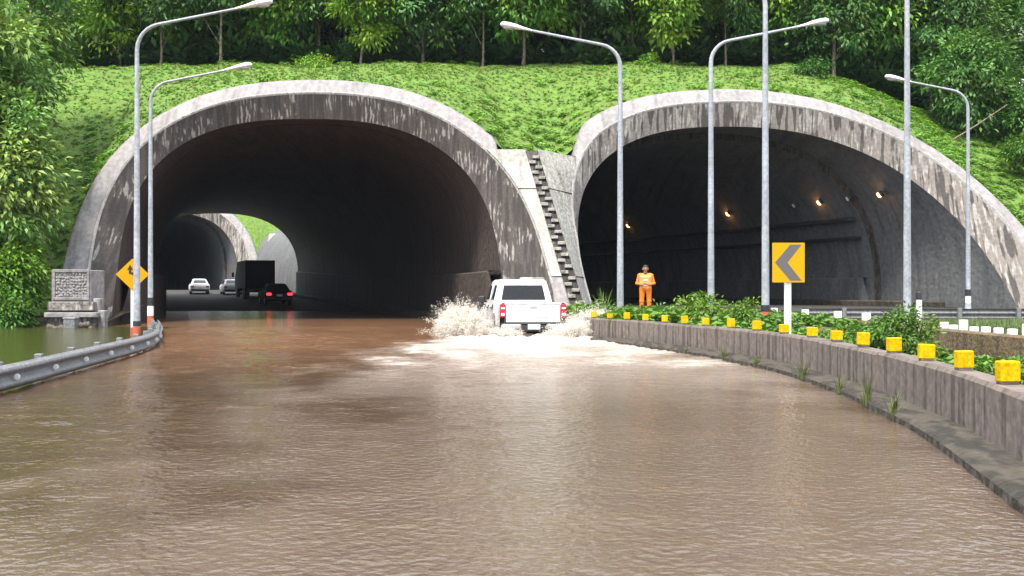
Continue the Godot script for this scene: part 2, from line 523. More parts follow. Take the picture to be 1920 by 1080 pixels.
func build_barriers() -> void:
	# curved barrier beside the flooded road
	var t := thing("concrete_barrier", "curved stained concrete barrier with yellow blocks along the flooded road", "barrier", Vector3.ZERO, 0.0, "", "thing")
	var d := 0.0
	var len1 := near_way.length()
	var prof := [Vector2(0.0, 0.06), Vector2(0.0, 0.565), Vector2(0.03, 0.60), Vector2(0.23, 0.60), Vector2(0.26, 0.57), Vector2(0.26, 0.06)]
	var k := 0
	while d < len1 - 0.5:
		var e := minf(d + 3.4, len1)
		var b := B.new()
		var o := 0.018 if k % 3 == 1 else 0.0
		var pr := []
		for q in prof: pr.append(q + Vector2(-o, -o * 0.5))
		sweep(b, near_way, d + 0.008, e - 0.008, pr, 0.4)
		obj("barrier_segment", b, M.barrier, t)
		var pb := B.new()
		sweep(pb, near_way, d + 0.004, e - 0.004, [Vector2(-0.33, -0.6), Vector2(-0.31, 0.06), Vector2(-0.27, 0.09), Vector2(-0.06, 0.13), Vector2(0.2, 0.13), Vector2(0.2, -0.6)], 0.5)
		obj("plinth_segment", pb, M.plinth, t)
		d = e
		k += 1
	# yellow blocks on top, one about every two metres
	var px := []
	for zz in [9.4, 11.05, 12.55, 14.1, 15.75, 17.3, 18.8, 20.45, 22.0, 23.5, 25.0, 26.3, 27.6, 28.9, 30.1, 31.2, 32.4]: px.append(zz)
	var sign_z := 21.3
	var right := []; var left := []
	for zz in px: (right if zz < sign_z else left).append(zz)
	for j in px.size():
		var zz: float = px[j]
		var xx := near_way.x_at(zz) + 0.13
		var lab: String
		if zz < sign_z: lab = "yellow block on the curved barrier, %s to the right of the chevron sign" % ordinal(right.size() - 1 - right.find(zz))
		else: lab = "yellow block on the curved barrier, %s to the left of the chevron sign" % ordinal(left.find(zz))
		var c := thing("marker_block", lab, "marker block", w(xx, 0.60, zz), rng.randf_range(-0.15, 0.15), "yellow marker blocks on the curved barrier")
		var b := B.new()
		var tall := rng.randf_range(0.14, 0.17)
		b.box(Transform3D(Basis(Vector3.BACK, rng.randf_range(-0.05, 0.05)), Vector3(0, 0.02 + tall * 0.5, 0)), Vector3(rng.randf_range(0.14, 0.165), tall, 0.12), 0.01)
		obj("block", b, M.yellow, c)
		var ft := B.new()
		ft.bx(Vector3(0, 0.012, 0), Vector3(0.14, 0.024, 0.11), 0.004)
		obj("mortar_bed", ft, M.barrier, c)
	# straight barrier on the far side of the island
	var t2 := thing("concrete_barrier", "straight brown concrete barrier with white blocks on the far side of the planted island", "barrier", Vector3.ZERO, 0.0, "", "thing")
	d = 0.0
	while d < far_way.length() - 0.5:
		var e := minf(d + 4.0, far_way.length())
		var b := B.new()
		sweep(b, far_way, d + 0.008, e - 0.008, [Vector2(0, -0.2), Vector2(0, 0.57), Vector2(0.03, 0.6), Vector2(0.22, 0.6), Vector2(0.25, 0.57), Vector2(0.25, -0.2)], 0.5)
		obj("barrier_segment", b, M.barrier_brown, t2)
		d = e
	var zs := [18.7, 19.3, 19.85, 20.4, 20.95, 21.5, 22.05, 22.6, 23.15, 26.0, 29.4, 32.0, 35.0, 37.6]
	for j in zs.size():
		var zz: float = zs[j]
		var tall := 0.2 if j in [1, 6] else (0.19 if j > 8 else rng.randf_range(0.08, 0.13))
		var lab := "white block on the straight brown barrier, %s from its near end" % ordinal(j)
		if j == 13: lab = "white block farthest along the straight brown barrier, left of the chevron sign's post"
		elif j > 8: lab = "small white block alone on the straight barrier, %s of the sparse ones from the bush" % ordinal(j - 9)
		var c := thing("marker_block", lab, "marker block", w(far_way.x_at(zz) + 0.12, 0.60, zz), 0.0, "white marker blocks on the straight barrier")
		var b := B.new()
		b.bx(Vector3(0, tall * 0.5, 0), Vector3(0.13 if j < 9 else 0.19, tall, 0.14), 0.01)
		obj("block", b, M.white, c)
	# flooded steel guard rail on the left
	guard_rail("steel guard rail curving out of the flood on the left roadside", rail_way, 0.02, 0.36, 2.05, true)
	guard_rail("steel guard rail crossing in front of the right tunnel mouth", Way.new([Vector2(26.0, 39.0), Vector2(22.0, 40.2), Vector2(18.0, 40.9), Vector2(14.0, 41.2), Vector2(10.2, 41.3)]), 0.40, 0.72, 2.0, false)
	# weeds rooted at the water's edge of the plinth
	var n2 := 0
	for zz in [25.0, 22.6, 20.6, 17.6, 15.2, 13.6, 12.2]:
		var q: float = near_way.x_at(zz) - 0.30
		var tt := thing("weed_tuft", "thin weed tuft on the barrier's wet ledge, %s from the truck" % ordinal(n2), "weed", w(q, 0.02, zz), rng.randf() * TAU, "weeds along the barrier's wet ledge")
		obj("blades", blade_tuft(60 + n2, 26, [0.16, 0.3, 0.26, 0.42, 0.3, 0.46, 0.34][n2], 0.02, 0.26, Color(0.09, 0.12, 0.03)), M.grass, tt)
		n2 += 1

func guard_rail(label: String, way: Way, y0: float, y1: float, gap: float, dots: bool) -> void:
	var t := thing("guard_rail", label, "guard rail")
	var m := (y1 - y0)
	var W := [[0.0, 0.0], [0.018, 0.035], [0.06, 0.11], [0.078, 0.19], [0.078, 0.25], [0.05, 0.33], [0.012, 0.42], [0.0, 0.5]]
	var prof := []
	for q in W: prof.append(Vector2(q[0], y0 + m * q[1]))
	for k in range(W.size() - 2, -1, -1): prof.append(Vector2(W[k][0], y0 + m * (1.0 - W[k][1])))
	for k in range(prof.size() - 1, -1, -1): prof.append(prof[k] - Vector2(0.012, 0))
	var b := B.new()
	sweep(b, way, 0.0, way.length(), prof, 0.35)
	obj("rail_beam", b, M.galv, t)
	var d := 0.6
	while d < way.length():
		var a := way.at(d)
		var q: Vector2 = a[0]
		var tg: Vector2 = a[1]
		var r := Vector2(tg.y, -tg.x)
		var bs := Basis(Vector3.UP, atan2(-tg.x, tg.y))
		var pb := B.new()
		pb.box(Transform3D(bs, w(q.x - r.x * 0.16, (y1 + 0.03 - 0.7) * 0.5, q.y - r.y * 0.16)), Vector3(0.11, y1 + 0.03 + 0.7, 0.14), 0.01)
		var po := obj("post", pb, M.galv, t)
		var sb := B.new()
		sb.box(Transform3D(bs, w(q.x - r.x * 0.05, (y0 + y1) * 0.5, q.y - r.y * 0.05)), Vector3(0.12, 0.2, 0.12), 0.01)
		obj("spacer", sb, M.galv, po)
		if dots:
			var rb := B.new()
			var p := w(q.x + r.x * 0.085, (y0 + y1) * 0.5, q.y + r.y * 0.085)
			var face := Vector3(r.x * 0.4 - tg.x, 0, -(r.y * 0.4 - tg.y)).normalized()
			rb.tube([p, p + face * 0.03], [0.042, 0.042], 14)
			obj("reflector", rb, M.lens, t)
		d += gap

func build_lamps_and_signs() -> void:
	street_lamp("pale steel street lamp at the left roadside, its arm reaching over the tunnel top", w(-10.75, -0.3, 33.6), 9.3, 2.35, 1.0, 0.1, [[0.3, 0.62, "red_band"], [0.64, 0.78, "black"]])
	street_lamp("slimmer street lamp just behind the diamond sign, before the left tunnel's mouth", w(-12.95, -0.3, 42.0), 9.15, 2.1, 1.0, 0.1, [[0.75, 1.1, "white"], [0.35, 0.74, "red_band"], [1.11, 1.4, "black"]])
	street_lamp("street lamp beside the orange clad person, arm pointing left", w(3.6, 0.4, 39.0), 9.15, 2.45, -1.0, 0.115, [])
	street_lamp("street lamp rising from a leafy mound, arm pointing right across a taller post", w(6.55, 0.4, 38.6), 9.2, 2.35, 1.0, 0.115, [])
	street_lamp("tall thick lamp post left of the chevron sign, its top out of view", w(6.7, 0.35, 31.0), 9.3, 2.4, -1.0, 0.105, [[0.18, 0.44, "red_band"], [0.45, 0.62, "black"]])
	street_lamp("tall lamp post at the big bush, its top out of view", w(10.45, 0.45, 31.0), 9.3, 2.4, -1.0, 0.105, [])
	street_lamp("thin street lamp far right against the grey tunnel flank, arm pointing left", w(18.05, 0.55, 46.4), 8.75, 1.75, -1.0, 0.1, [[0.3, 0.58, "white"], [0.59, 0.85, "black"]])
	# white guide post with a black top beside the tall post
	var gp := thing("guide_post", "white guide post with black top beside the tall lamp post", "guide post", w(10.9, 0.45, 31.4))
	var b := B.new()
	b.tube([Vector3(0, -0.3, 0), Vector3(0, 0.66, 0)], [0.085, 0.075], 10)
	obj("post", b, M.white, gp)
	var b2 := B.new()
	b2.tube([Vector3(0, 0.66, 0), Vector3(0, 0.84, 0), Vector3(0, 0.88, 0)], [0.082, 0.08, 0.05], 10)
	obj("cap", b2, M.black, gp)
	# chevron sign
	var cz := 21.3
	var ch := thing("chevron_sign", "yellow square road sign with dark chevron pointing left on white post", "road sign", w(5.02, 0.35, cz), -0.04)
	var pb := B.new()
	pb.bx(Vector3(0.0, 0.4, -0.06), Vector3(0.115, 1.6, 0.1), 0.012)
	obj("post", pb, M.white, ch)
	var bd := B.new()
	var q := [Vector3(-0.29, 1.15, 0.02), Vector3(0.29, 1.15, 0.02), Vector3(0.29, 1.87, 0.02), Vector3(-0.29, 1.87, 0.02)]
	bd.poly(q, Vector3.BACK, 0.02)
	obj("board", bd, M.sign_yellow, ch)
	var cv := B.new()
	cv.poly([Vector3(-0.245, 1.51, 0.024), Vector3(0.03, 1.185, 0.024), Vector3(0.235, 1.185, 0.024), Vector3(-0.02, 1.51, 0.024), Vector3(0.235, 1.835, 0.024), Vector3(0.03, 1.835, 0.024)], Vector3.BACK, 0.003)
	obj("chevron", cv, M.sign_grey, ch)
	for y in [1.3, 1.72]:
		var br := B.new()
		br.bx(Vector3(0, y, -0.012), Vector3(0.4, 0.05, 0.03), 0.004)
		obj("bracket", br, M.galv, ch)
	# diamond warning sign with a winding arrow
	var ds := thing("diamond_sign", "yellow diamond warning sign with bent arrow behind the left lamp posts", "road sign", w(-11.2, -0.3, 34.6), 0.25)
	var p2 := B.new()
	p2.bx(Vector3(0, 0.8, -0.06), Vector3(0.1, 2.4, 0.09), 0.01)
	obj("post", p2, M.white, ds)
	var p3 := B.new()
	p3.bx(Vector3(0, 0.42, -0.06), Vector3(0.12, 0.3, 0.11), 0.01)
	obj("painted_band", p3, M.red_band, ds)
	var s := 0.47
	var dm := B.new()
	dm.poly([Vector3(0, 2.13 - s, 0.01), Vector3(s, 2.13, 0.01), Vector3(0, 2.13 + s, 0.01), Vector3(-s, 2.13, 0.01)], Vector3.BACK, 0.02)
	obj("board", dm, M.sign_yellow, ds)
	var ar := B.new()
	ar.poly([Vector3(0.08, 1.9, 0.014), Vector3(0.15, 1.9, 0.014), Vector3(0.15, 2.14, 0.014), Vector3(-0.03, 2.2, 0.014), Vector3(-0.03, 2.26, 0.014), Vector3(0.02, 2.26, 0.014), Vector3(-0.065, 2.42, 0.014), Vector3(-0.15, 2.26, 0.014), Vector3(-0.1, 2.26, 0.014), Vector3(-0.1, 2.15, 0.014), Vector3(0.08, 2.09, 0.014)], Vector3.BACK, 0.003)
	obj("arrow", ar, M.black, ds)

func build_vehicles() -> void:
	pickup("white pickup truck seen from behind, ploughing through the flood", w(0.62, -0.30, 34.2), 0.13)
	build_splash("pale wave of thrown water along the pickup's left flank", w(-1.36, -0.02, 33.8), Vector3(0.74, 0.80, 0.8), 31, -0.12)
	build_splash("pale wave of thrown water between the pickup and the curved barrier", w(2.25, -0.02, 33.0), Vector3(0.95, 0.66, 0.8), 47, 0.25)
	build_splash("low heap of foam behind the pickup's left rear wheel", w(-0.25, 0.0, 33.9), Vector3(0.45, 0.22, 0.5), 52, 0.0)
	build_splash("low heap of foam behind the pickup's right rear wheel", w(1.5, 0.0, 33.6), Vector3(0.5, 0.2, 0.5), 58, 0.0)
	sedan("parked_car", "small bright white car on the dry road beyond the tunnel, beside the lorry", w(-25.2, road_rise(106.0), 106.0), 0.32, M.paint, M.tail_red)
	sedan("parked_car", "small silver white car beyond the tunnel, left of the brighter one", w(-28.6, road_rise(107.5), 107.5), 0.30, M.lamp_head, M.tail_red)
	lorry("dark lorry silhouetted inside the flooded tunnel, blocking its far opening", w(-20.6, road_rise(97.0), 96.0), 0.34)
	sedan("parked_car", "dark car with glowing red tail lights inside the tunnel, beside the lorry", w(-16.95, road_rise(86.0), 85.5), 0.33, M.dark_paint, M.tail_lit, 1.12)
	person("person in bright orange clothes standing with bent arms before the dark tunnel", w(4.78, 0.44, 42.0), -0.11)

func build_plants() -> void:
	var G := Color(0.075, 0.17, 0.018)
	var G2 := Color(0.10, 0.21, 0.022)
	var r := RandomNumberGenerator.new()
	r.seed = 77
	# leafy creepers covering the island
	var lm := B.new()
	var rr := RandomNumberGenerator.new()
	rr.seed = 12
	for k in 26:
		var a := rr.randf() * TAU
		var d := Vector3(cos(a), rr.randf_range(-0.2, 0.7), sin(a)).normalized()
		var q := rr.randf_range(0.75, 1.3)
		lm.col = Color(q * 0.95, q, q * 0.9)
		lm.leaf(Vector3(rr.randf_range(-0.14, 0.14), rr.randf_range(0.0, 0.16), rr.randf_range(-0.14, 0.14)), d, (Vector3.UP + d * 0.3 + Vector3(rr.randfn(), 0, rr.randfn()) * 0.3).normalized(), rr.randf_range(0.09, 0.17), rr.randf_range(0.05, 0.09), 0.2)
	var xf := []; var cs := []
	var f := FastNoiseLite.new()
	f.seed = 8; f.frequency = 0.3
	for k in 3600:
		var z := r.randf_range(8.0, 45.0)
		var xa := near_way.x_at(clampf(z, 1.0, 37.0)) + 0.42
		var xb := far_way.x_at(clampf(z, 10.0, 45.5)) - 0.15
		var x := lerpf(xa, xb, pow(r.randf(), 1.4))
		var dens := f.get_noise_2d(x, z)
		if z < 30.0 and dens < (-0.05 if z > 25.0 else 0.12): continue
		var s := r.randf_range(0.7, 1.5) * (1.0 if z > 28.0 else 0.8)
		if z > 26.0 and z < 38.0 and x < xa + 1.6: s *= 1.35
		xf.append(Transform3D(Basis(Vector3.UP, r.randf() * TAU).scaled(Vector3(s, s * r.randf_range(0.7, 1.4), s)), w(x, island_y(z) + 0.02, z)))
		var q := r.randf_range(0.7, 1.35)
		cs.append(Color(G2.r * q, G2.g * q, G2.b * q))
	many("ground_cover", lm.mesh(), M.leaf, xf, cs)
	bush("leafy_bush", "low leafy mound at the foot of the street lamp in mid island", "bush", 201, w(5.05, 0.4, 30.4), Vector3(0.85, 0.45, 0.7), 44, 40, 0.13, G2, "", 0.22)
	bush("leafy_bush", "low green mound below the person in orange", "bush", 202, w(3.7, 0.4, 31.5), Vector3(0.8, 0.32, 0.7), 40, 36, 0.13, G, "", 0.22)
	bush("leafy_bush", "spreading green bush before the sloping wall, behind the splash", "bush", 203, w(2.35, 0.35, 35.0), Vector3(0.95, 0.34, 0.8), 44, 40, 0.13, G2, "", 0.22)
	bush("weed_plant", "upright feathery weed left of the tall lamp post", "weed", 204, w(5.75, 0.4, 28.6), Vector3(0.28, 0.5, 0.28), 26, 26, 0.1, G2, "", 0.14)
	bush("leafy_bush", "small weed bush just left of the upright feathery weed", "bush", 205, w(5.4, 0.4, 28.9), Vector3(0.4, 0.26, 0.35), 24, 30, 0.1, G2, "", 0.16)
	bush("leafy_bush", "big rounded leafy bush in front of the guide post", "bush", 206, w(6.85, 0.1, 20.6), Vector3(0.66, 0.52, 0.6), 80, 46, 0.10, G, "", 0.17)
	bush("leafy_bush", "low bush between the chevron sign and the big rounded bush", "bush", 207, w(6.0, 0.1, 20.9), Vector3(0.5, 0.36, 0.4), 36, 36, 0.09, G, "", 0.15)
	bush("leafy_bush", "small leafy bush behind the yellow blocks by the frame's right edge", "bush", 208, w(5.3, 0.05, 12.2), Vector3(0.40, 0.36, 0.35), 30, 34, 0.07, G, "", 0.12)
	bush("leafy_bush", "low sprawling plant right of the chevron sign's post", "bush", 209, w(5.25, 0.1, 19.2), Vector3(0.42, 0.30, 0.35), 26, 30, 0.08, G2, "", 0.13)
	var rt := thing("reed_clump", "tall spiky grass clump at the foot of the sloping wall", "grass clump", w(2.95, 0.4, 38.0))
	obj("blades", blade_tuft(301, 60, 1.15, 0.05, 0.75, Color(0.11, 0.20, 0.03)), M.grass, rt)
	var fr := thing("fern_plant", "dry arching fern behind the yellow blocks on the right", "fern", w(5.75, 0.05, 15.0))
	var fb := B.new()
	for k in 11:
		var a := r.randf() * TAU
		var out := Vector3(cos(a), 0, sin(a))
		var len := r.randf_range(0.55, 0.85)
		fb.col = Color(0.13, 0.155, 0.04) * r.randf_range(0.7, 1.3)
		var last := Vector3.ZERO
		for s in 9:
			var u := (s + 1) / 9.0
			var p := out * (len * u) + Vector3.UP * (len * (1.1 * u - 0.75 * u * u))
			var dir := (p - last).normalized()
			var side := dir.cross(Vector3.UP).normalized()
			for sg in [-1.0, 1.0]:
				fb.leaf(p, (side * sg + dir * 0.5).normalized(), Vector3.UP, 0.17 * (1.1 - u * 0.7), 0.035, 0.25)
			last = p
	obj("fronds", fb, M.grass, fr)
	# grass on the verge beyond the far barrier
	var vt := blade_tuft(305, 16, 0.24, 0.022, 0.2, Color(1, 1, 1))
	var vx := []; var vc := []
	for k in 5200:
		var z := r.randf_range(18.0, 40.8)
		var x := far_way.x_at(z) + 0.4 + pow(r.randf(), 1.2) * 15.0
		var s := r.randf_range(0.6, 1.3)
		vx.append(Transform3D(Basis(Vector3.UP, r.randf() * TAU).scaled(Vector3(s, s, s)), w(x, lerpf(0.48, 0.18, clampf((z - 27.0) / 9.0, 0.0, 1.0)), z)))
		var q := r.randf_range(0.7, 1.3)
		vc.append(Color(0.10 * q, 0.15 * q, 0.045 * q))
	many("verge_grass", vt.mesh(), M.grass, vx, vc)
	# grass and creepers over the hillside
	var gt := blade_tuft(306, 22, 0.12, 0.03, 0.26, Color(1, 1, 1))
	var gx := []; var gc := []
	var cx := []; var cc := []
	var f2 := FastNoiseLite.new()
	f2.seed = 14; f2.frequency = 0.22; f2.fractal_octaves = 3
	for a in hill_grid.size() - 1:
		for j in 30:
			var p00: Vector3 = hill_grid[a][j]
			var p10: Vector3 = hill_grid[a + 1][j]
			var p01: Vector3 = hill_grid[a][j + 1]
			var p11: Vector3 = hill_grid[a + 1][j + 1]
			if p00.z < -67.0 or absf(p00.x) > 34.0: continue
			var nn := (p10 - p00).cross(p01 - p00)
			var area := nn.length()
			nn = nn.normalized()
			if nn.y < 0.0: nn = -nn
			var many2 := int(area * 13.0 + r.randf())
			for k in many2:
				var u := r.randf()
				var v := r.randf()
				var p := p00.lerp(p10, u).lerp(p01.lerp(p11, u), v)
				var m := f2.get_noise_2d(p.x, p.z * 1.5)
				var up := (Vector3.UP * 0.6 + nn * 0.4).normalized()
				var bs := Basis(Quaternion(Vector3.UP, up)) * Basis(Vector3.UP, r.randf() * TAU)
				var q := r.randf_range(0.75, 1.25) * (1.0 + 0.3 * m)
				# coarse creepers low on the slope and towards the right, shorter grass higher up
				var lowness := clampf(1.0 - (p.y - 6.5) / 5.0, 0.0, 1.0)
				lowness = maxf(lowness, clampf((p.x - 15.0) / 6.0, 0.0, 0.8))
				if p.x < -13.0: lowness *= 0.45
				if r.randf() < 0.01 + 0.46 * lowness + 0.22 * m:
					var s := r.randf_range(0.7, 1.5)
					cx.append(Transform3D(bs.scaled_local(Vector3(s, s * 0.75, s) * 1.15), p))
					cc.append(Color(0.165 * q, 0.33 * q, 0.042 * q))
				else:
					var s := r.randf_range(0.5, 1.1)
					gx.append(Transform3D(bs.scaled_local(Vector3(s, s, s)), p))
					gc.append(Color(0.175 * q * (1.0 + 0.4 * m), 0.28 * q, 0.046 * q))
	many("hill_grass", gt.mesh(), M.grass, gx, gc)
	many("hill_creepers", lm.mesh(), M.leaf, cx, cc)

func hill_y(x: float, z: float) -> float:
	return H(x, z) - 0.15

func build_forest() -> void:
	var r := RandomNumberGenerator.new()
	r.seed = 555
	var bright := Color(0.145, 0.31, 0.034)
	var deep := Color(0.065, 0.165, 0.036)
	var cool := Color(0.080, 0.20, 0.060)
	var fresh := Color(0.18, 0.35, 0.034)
	# left of the tunnel: leafy trees and shrubs at the water
	tree("broadleaf_tree", "tall leafy tree at the left frame edge, above the shrubs", 401, 13.5, 3.3, 4.5, 120, 110, 0.34, Color(0.15, 0.27, 0.055), w(-21.4, 0.3, 46.0), "trees left of the flooded tunnel")
	tree("broadleaf_tree", "pale leaved tree between the left frame edge and the tunnel rim", 402, 8.6, 2.3, 2.2, 110, 110, 0.30, Color(0.18, 0.31, 0.075), w(-20.0, 0.3, 44.6), "trees left of the flooded tunnel")
	tree("broadleaf_tree", "leafy tree beyond the left shrubs, reaching the wood's edge", 403, 15.5, 3.4, 5.5, 110, 110, 0.33, Color(0.11, 0.23, 0.05), w(-23.4, 3.0, 52.0), "trees left of the flooded tunnel")
	bush("leafy_shrub", "bright green shrub against the left flank of the tunnel", "shrub", 404, w(-18.9, 0.2, 43.9), Vector3(1.15, 2.3, 1.2), 110, 60, 0.24, Color(0.14, 0.31, 0.032), "", 0.5)
	bush("leafy_shrub", "dense green shrub at the left water edge, against the frame", "shrub", 405, w(-20.4, 0.0, 42.6), Vector3(1.5, 1.7, 1.2), 110, 60, 0.22, Color(0.11, 0.27, 0.03), "", 0.5)
	bush("leafy_shrub", "low overhanging shrub beside the concrete foot block", "shrub", 406, w(-18.5, 0.0, 42.9), Vector3(0.75, 0.8, 0.7), 60, 50, 0.18, Color(0.09, 0.23, 0.03), "", 0.35)
	bush("leafy_shrub", "tall grey green shrub above the bright one on the slope", "shrub", 407, w(-20.2, 4.0, 47.6), Vector3(1.6, 2.2, 1.5), 110, 56, 0.26, Color(0.14, 0.26, 0.06), "", 0.55)
	# shrubs standing on the open slope
	bush("leafy_shrub", "small sprawling shrub above the crown of the left tunnel", "shrub", 408, w(-10.2, 12.6, 60.5), Vector3(0.85, 0.5, 0.7), 44, 36, 0.16, fresh, "", 0.28)
	bush("leafy_shrub", "dark small shrub on the crest right of centre, above the right tunnel", "shrub", 409, w(15.6, 12.4, 60.8), Vector3(0.9, 0.55, 0.7), 44, 40, 0.17, Color(0.05, 0.15, 0.02), "", 0.3)
	bush("leafy_shrub", "tiny shrub on the crest behind the middle street lamp", "shrub", 410, w(7.4, 13.2, 62.5), Vector3(0.5, 0.4, 0.5), 26, 30, 0.15, bright, "", 0.22)
	# trees of the wood on the crest: six kinds, each set out several times
	var kinds := [
		["broadleaf_tree", 8.5, 2.9, 1.5, 120, 100, 0.36, bright, "bright broad leaved tree"],
		["slender_tree", 10.5, 2.6, 1.9, 90, 90, 0.33, deep, "slender dark tree with straight thin trunk"],
		["broadleaf_tree", 12.0, 3.3, 1.8, 130, 100, 0.38, cool, "cool green spreading tree"],
		["young_tree", 7.0, 2.0, 1.2, 70, 90, 0.34, fresh, "fresh green young tree"],
		["slender_tree", 13.5, 3.0, 2.0, 120, 90, 0.34, Color(0.10, 0.24, 0.034), "tall mid green tree with drooping sprays"],
		["broadleaf_tree", 9.5, 2.6, 0.9, 110, 100, 0.30, Color(0.075, 0.18, 0.04), "low branched dark tree"]]
	var first := []
	var rows := [[64.8, -22.0, 26.5, 2.9, "front row of the crest wood"], [68.5, -25.0, 32.0, 3.1, "second row of the crest wood"], [73.5, -27.0, 34.0, 3.5, "third row of the crest wood"], [80.0, -29.0, 37.0, 3.9, "back row of the crest wood"]]
	var order := [[3, 1, 1, 0, 1, 3, 5, 1, 0, 1, 4, 3, 1, 0, 5, 0, 1], [1, 4, 0, 5, 2, 1, 0, 4, 5, 1, 2, 0, 4, 1, 5, 2, 0, 1, 4], [2, 4, 5, 2, 1, 4, 2, 5, 4, 2, 1, 4, 5, 2, 4, 2, 5, 4], [4, 2, 5, 2, 4, 2, 4, 5, 2, 4, 2, 5, 4, 2, 4, 2, 5]]
	for k in 6: first.append(null)
	for ri in rows.size():
		var row = rows[ri]
		var x: float = row[1]
		var j := 0
		while x < row[2] and j < order[ri].size():
			var kd: int = order[ri][j]
			var q = kinds[kd]
			var xx := x + r.randf_range(-0.7, 0.7)
			var zz: float = row[0] + r.randf_range(-1.2, 1.4)
			var at := w(xx, hill_y(xx, zz), zz)
			var lab := "%s, %s from left, %s" % [q[8], ordinal(j), row[4]]
			if first[kd] == null:
				first[kd] = tree(q[0], lab, 500 + kd, q[1], q[2], q[3], q[4], q[5], q[6], q[7], at, "trees of the wood on the hill crest", 0.07 if kd in [1, 3] else 0.10)
				first[kd].rotation.y = r.randf() * TAU
			else:
				var s := r.randf_range(0.85, 1.15)
				dup(first[kd], q[0], lab, at, r.randf() * TAU, Vector3(s, s * r.randf_range(0.92, 1.08), s), "trees of the wood on the hill crest")
			x += row[3] * r.randf_range(0.8, 1.15)
			j += 1
	# bigger shrubs where the wood comes down the slope on the right
	bush("leafy_shrub", "large leafy shrub at the wood's edge behind the far right lamp", "shrub", 420, w(24.0, 10.4, 61.5), Vector3(2.2, 2.6, 1.8), 150, 60, 0.3, Color(0.085, 0.21, 0.04), "", 0.7)
	bush("leafy_shrub", "shrub on the slope at the right frame edge", "shrub", 421, w(27.3, 8.6, 61.0), Vector3(1.9, 2.0, 1.8), 120, 56, 0.28, Color(0.09, 0.22, 0.04), "", 0.65)
	bush("leafy_shrub", "low shrub below the wood, right of the far right lamp", "shrub", 422, w(25.6, 7.6, 57.5), Vector3(1.3, 0.9, 1.1), 70, 50, 0.22, Color(0.09, 0.20, 0.025), "", 0.45)
	# bare leaning stick by the far right lamp
	var st := thing("fallen_branch", "bare pale branch leaning across behind the far right lamp", "branch", w(22.6, 8.6, 58.0))
	var sb := B.new()
	sb.tube([Vector3(-0.8, 0.2, 0), Vector3(0.4, 0.95, 0.1), Vector3(1.9, 1.95, 0.0)], [0.05, 0.045, 0.025], 6)
	obj("branch", sb, M.bark, st)
	# dark undergrowth at the wood's foot
	var lm := B.new()
	var rr := RandomNumberGenerator.new()
	rr.seed = 15
	for k in 40:
		var d := Vector3(rr.randfn(), absf(rr.randfn()) * 0.8, rr.randfn()).normalized()
		var q := rr.randf_range(0.7, 1.3)
		lm.col = Color(q, q, q)
		lm.leaf(d * rr.randf_range(0.1, 0.5) + Vector3(0, 0.25, 0), d, (Vector3.UP + d * 0.4).normalized(), rr.randf_range(0.2, 0.36), rr.randf_range(0.08, 0.15), 0.25)
	var xf := []; var cs := []
	for k in 2600:
		var x := r.randf_range(-30.0, 36.0)
		var z := 65.5 + pow(r.randf(), 1.5) * 24.0
		var s := r.randf_range(0.8, 2.6)
		xf.append(Transform3D(Basis(Vector3.UP, r.randf() * TAU).scaled(Vector3(s, s * 1.2, s)), w(x, hill_y(x, z), z)))
		var q := r.randf_range(0.5, 1.2)
		cs.append(Color(0.075 * q, 0.17 * q, 0.045 * q))
	many("undergrowth", lm.mesh(), M.leaf, xf, cs)


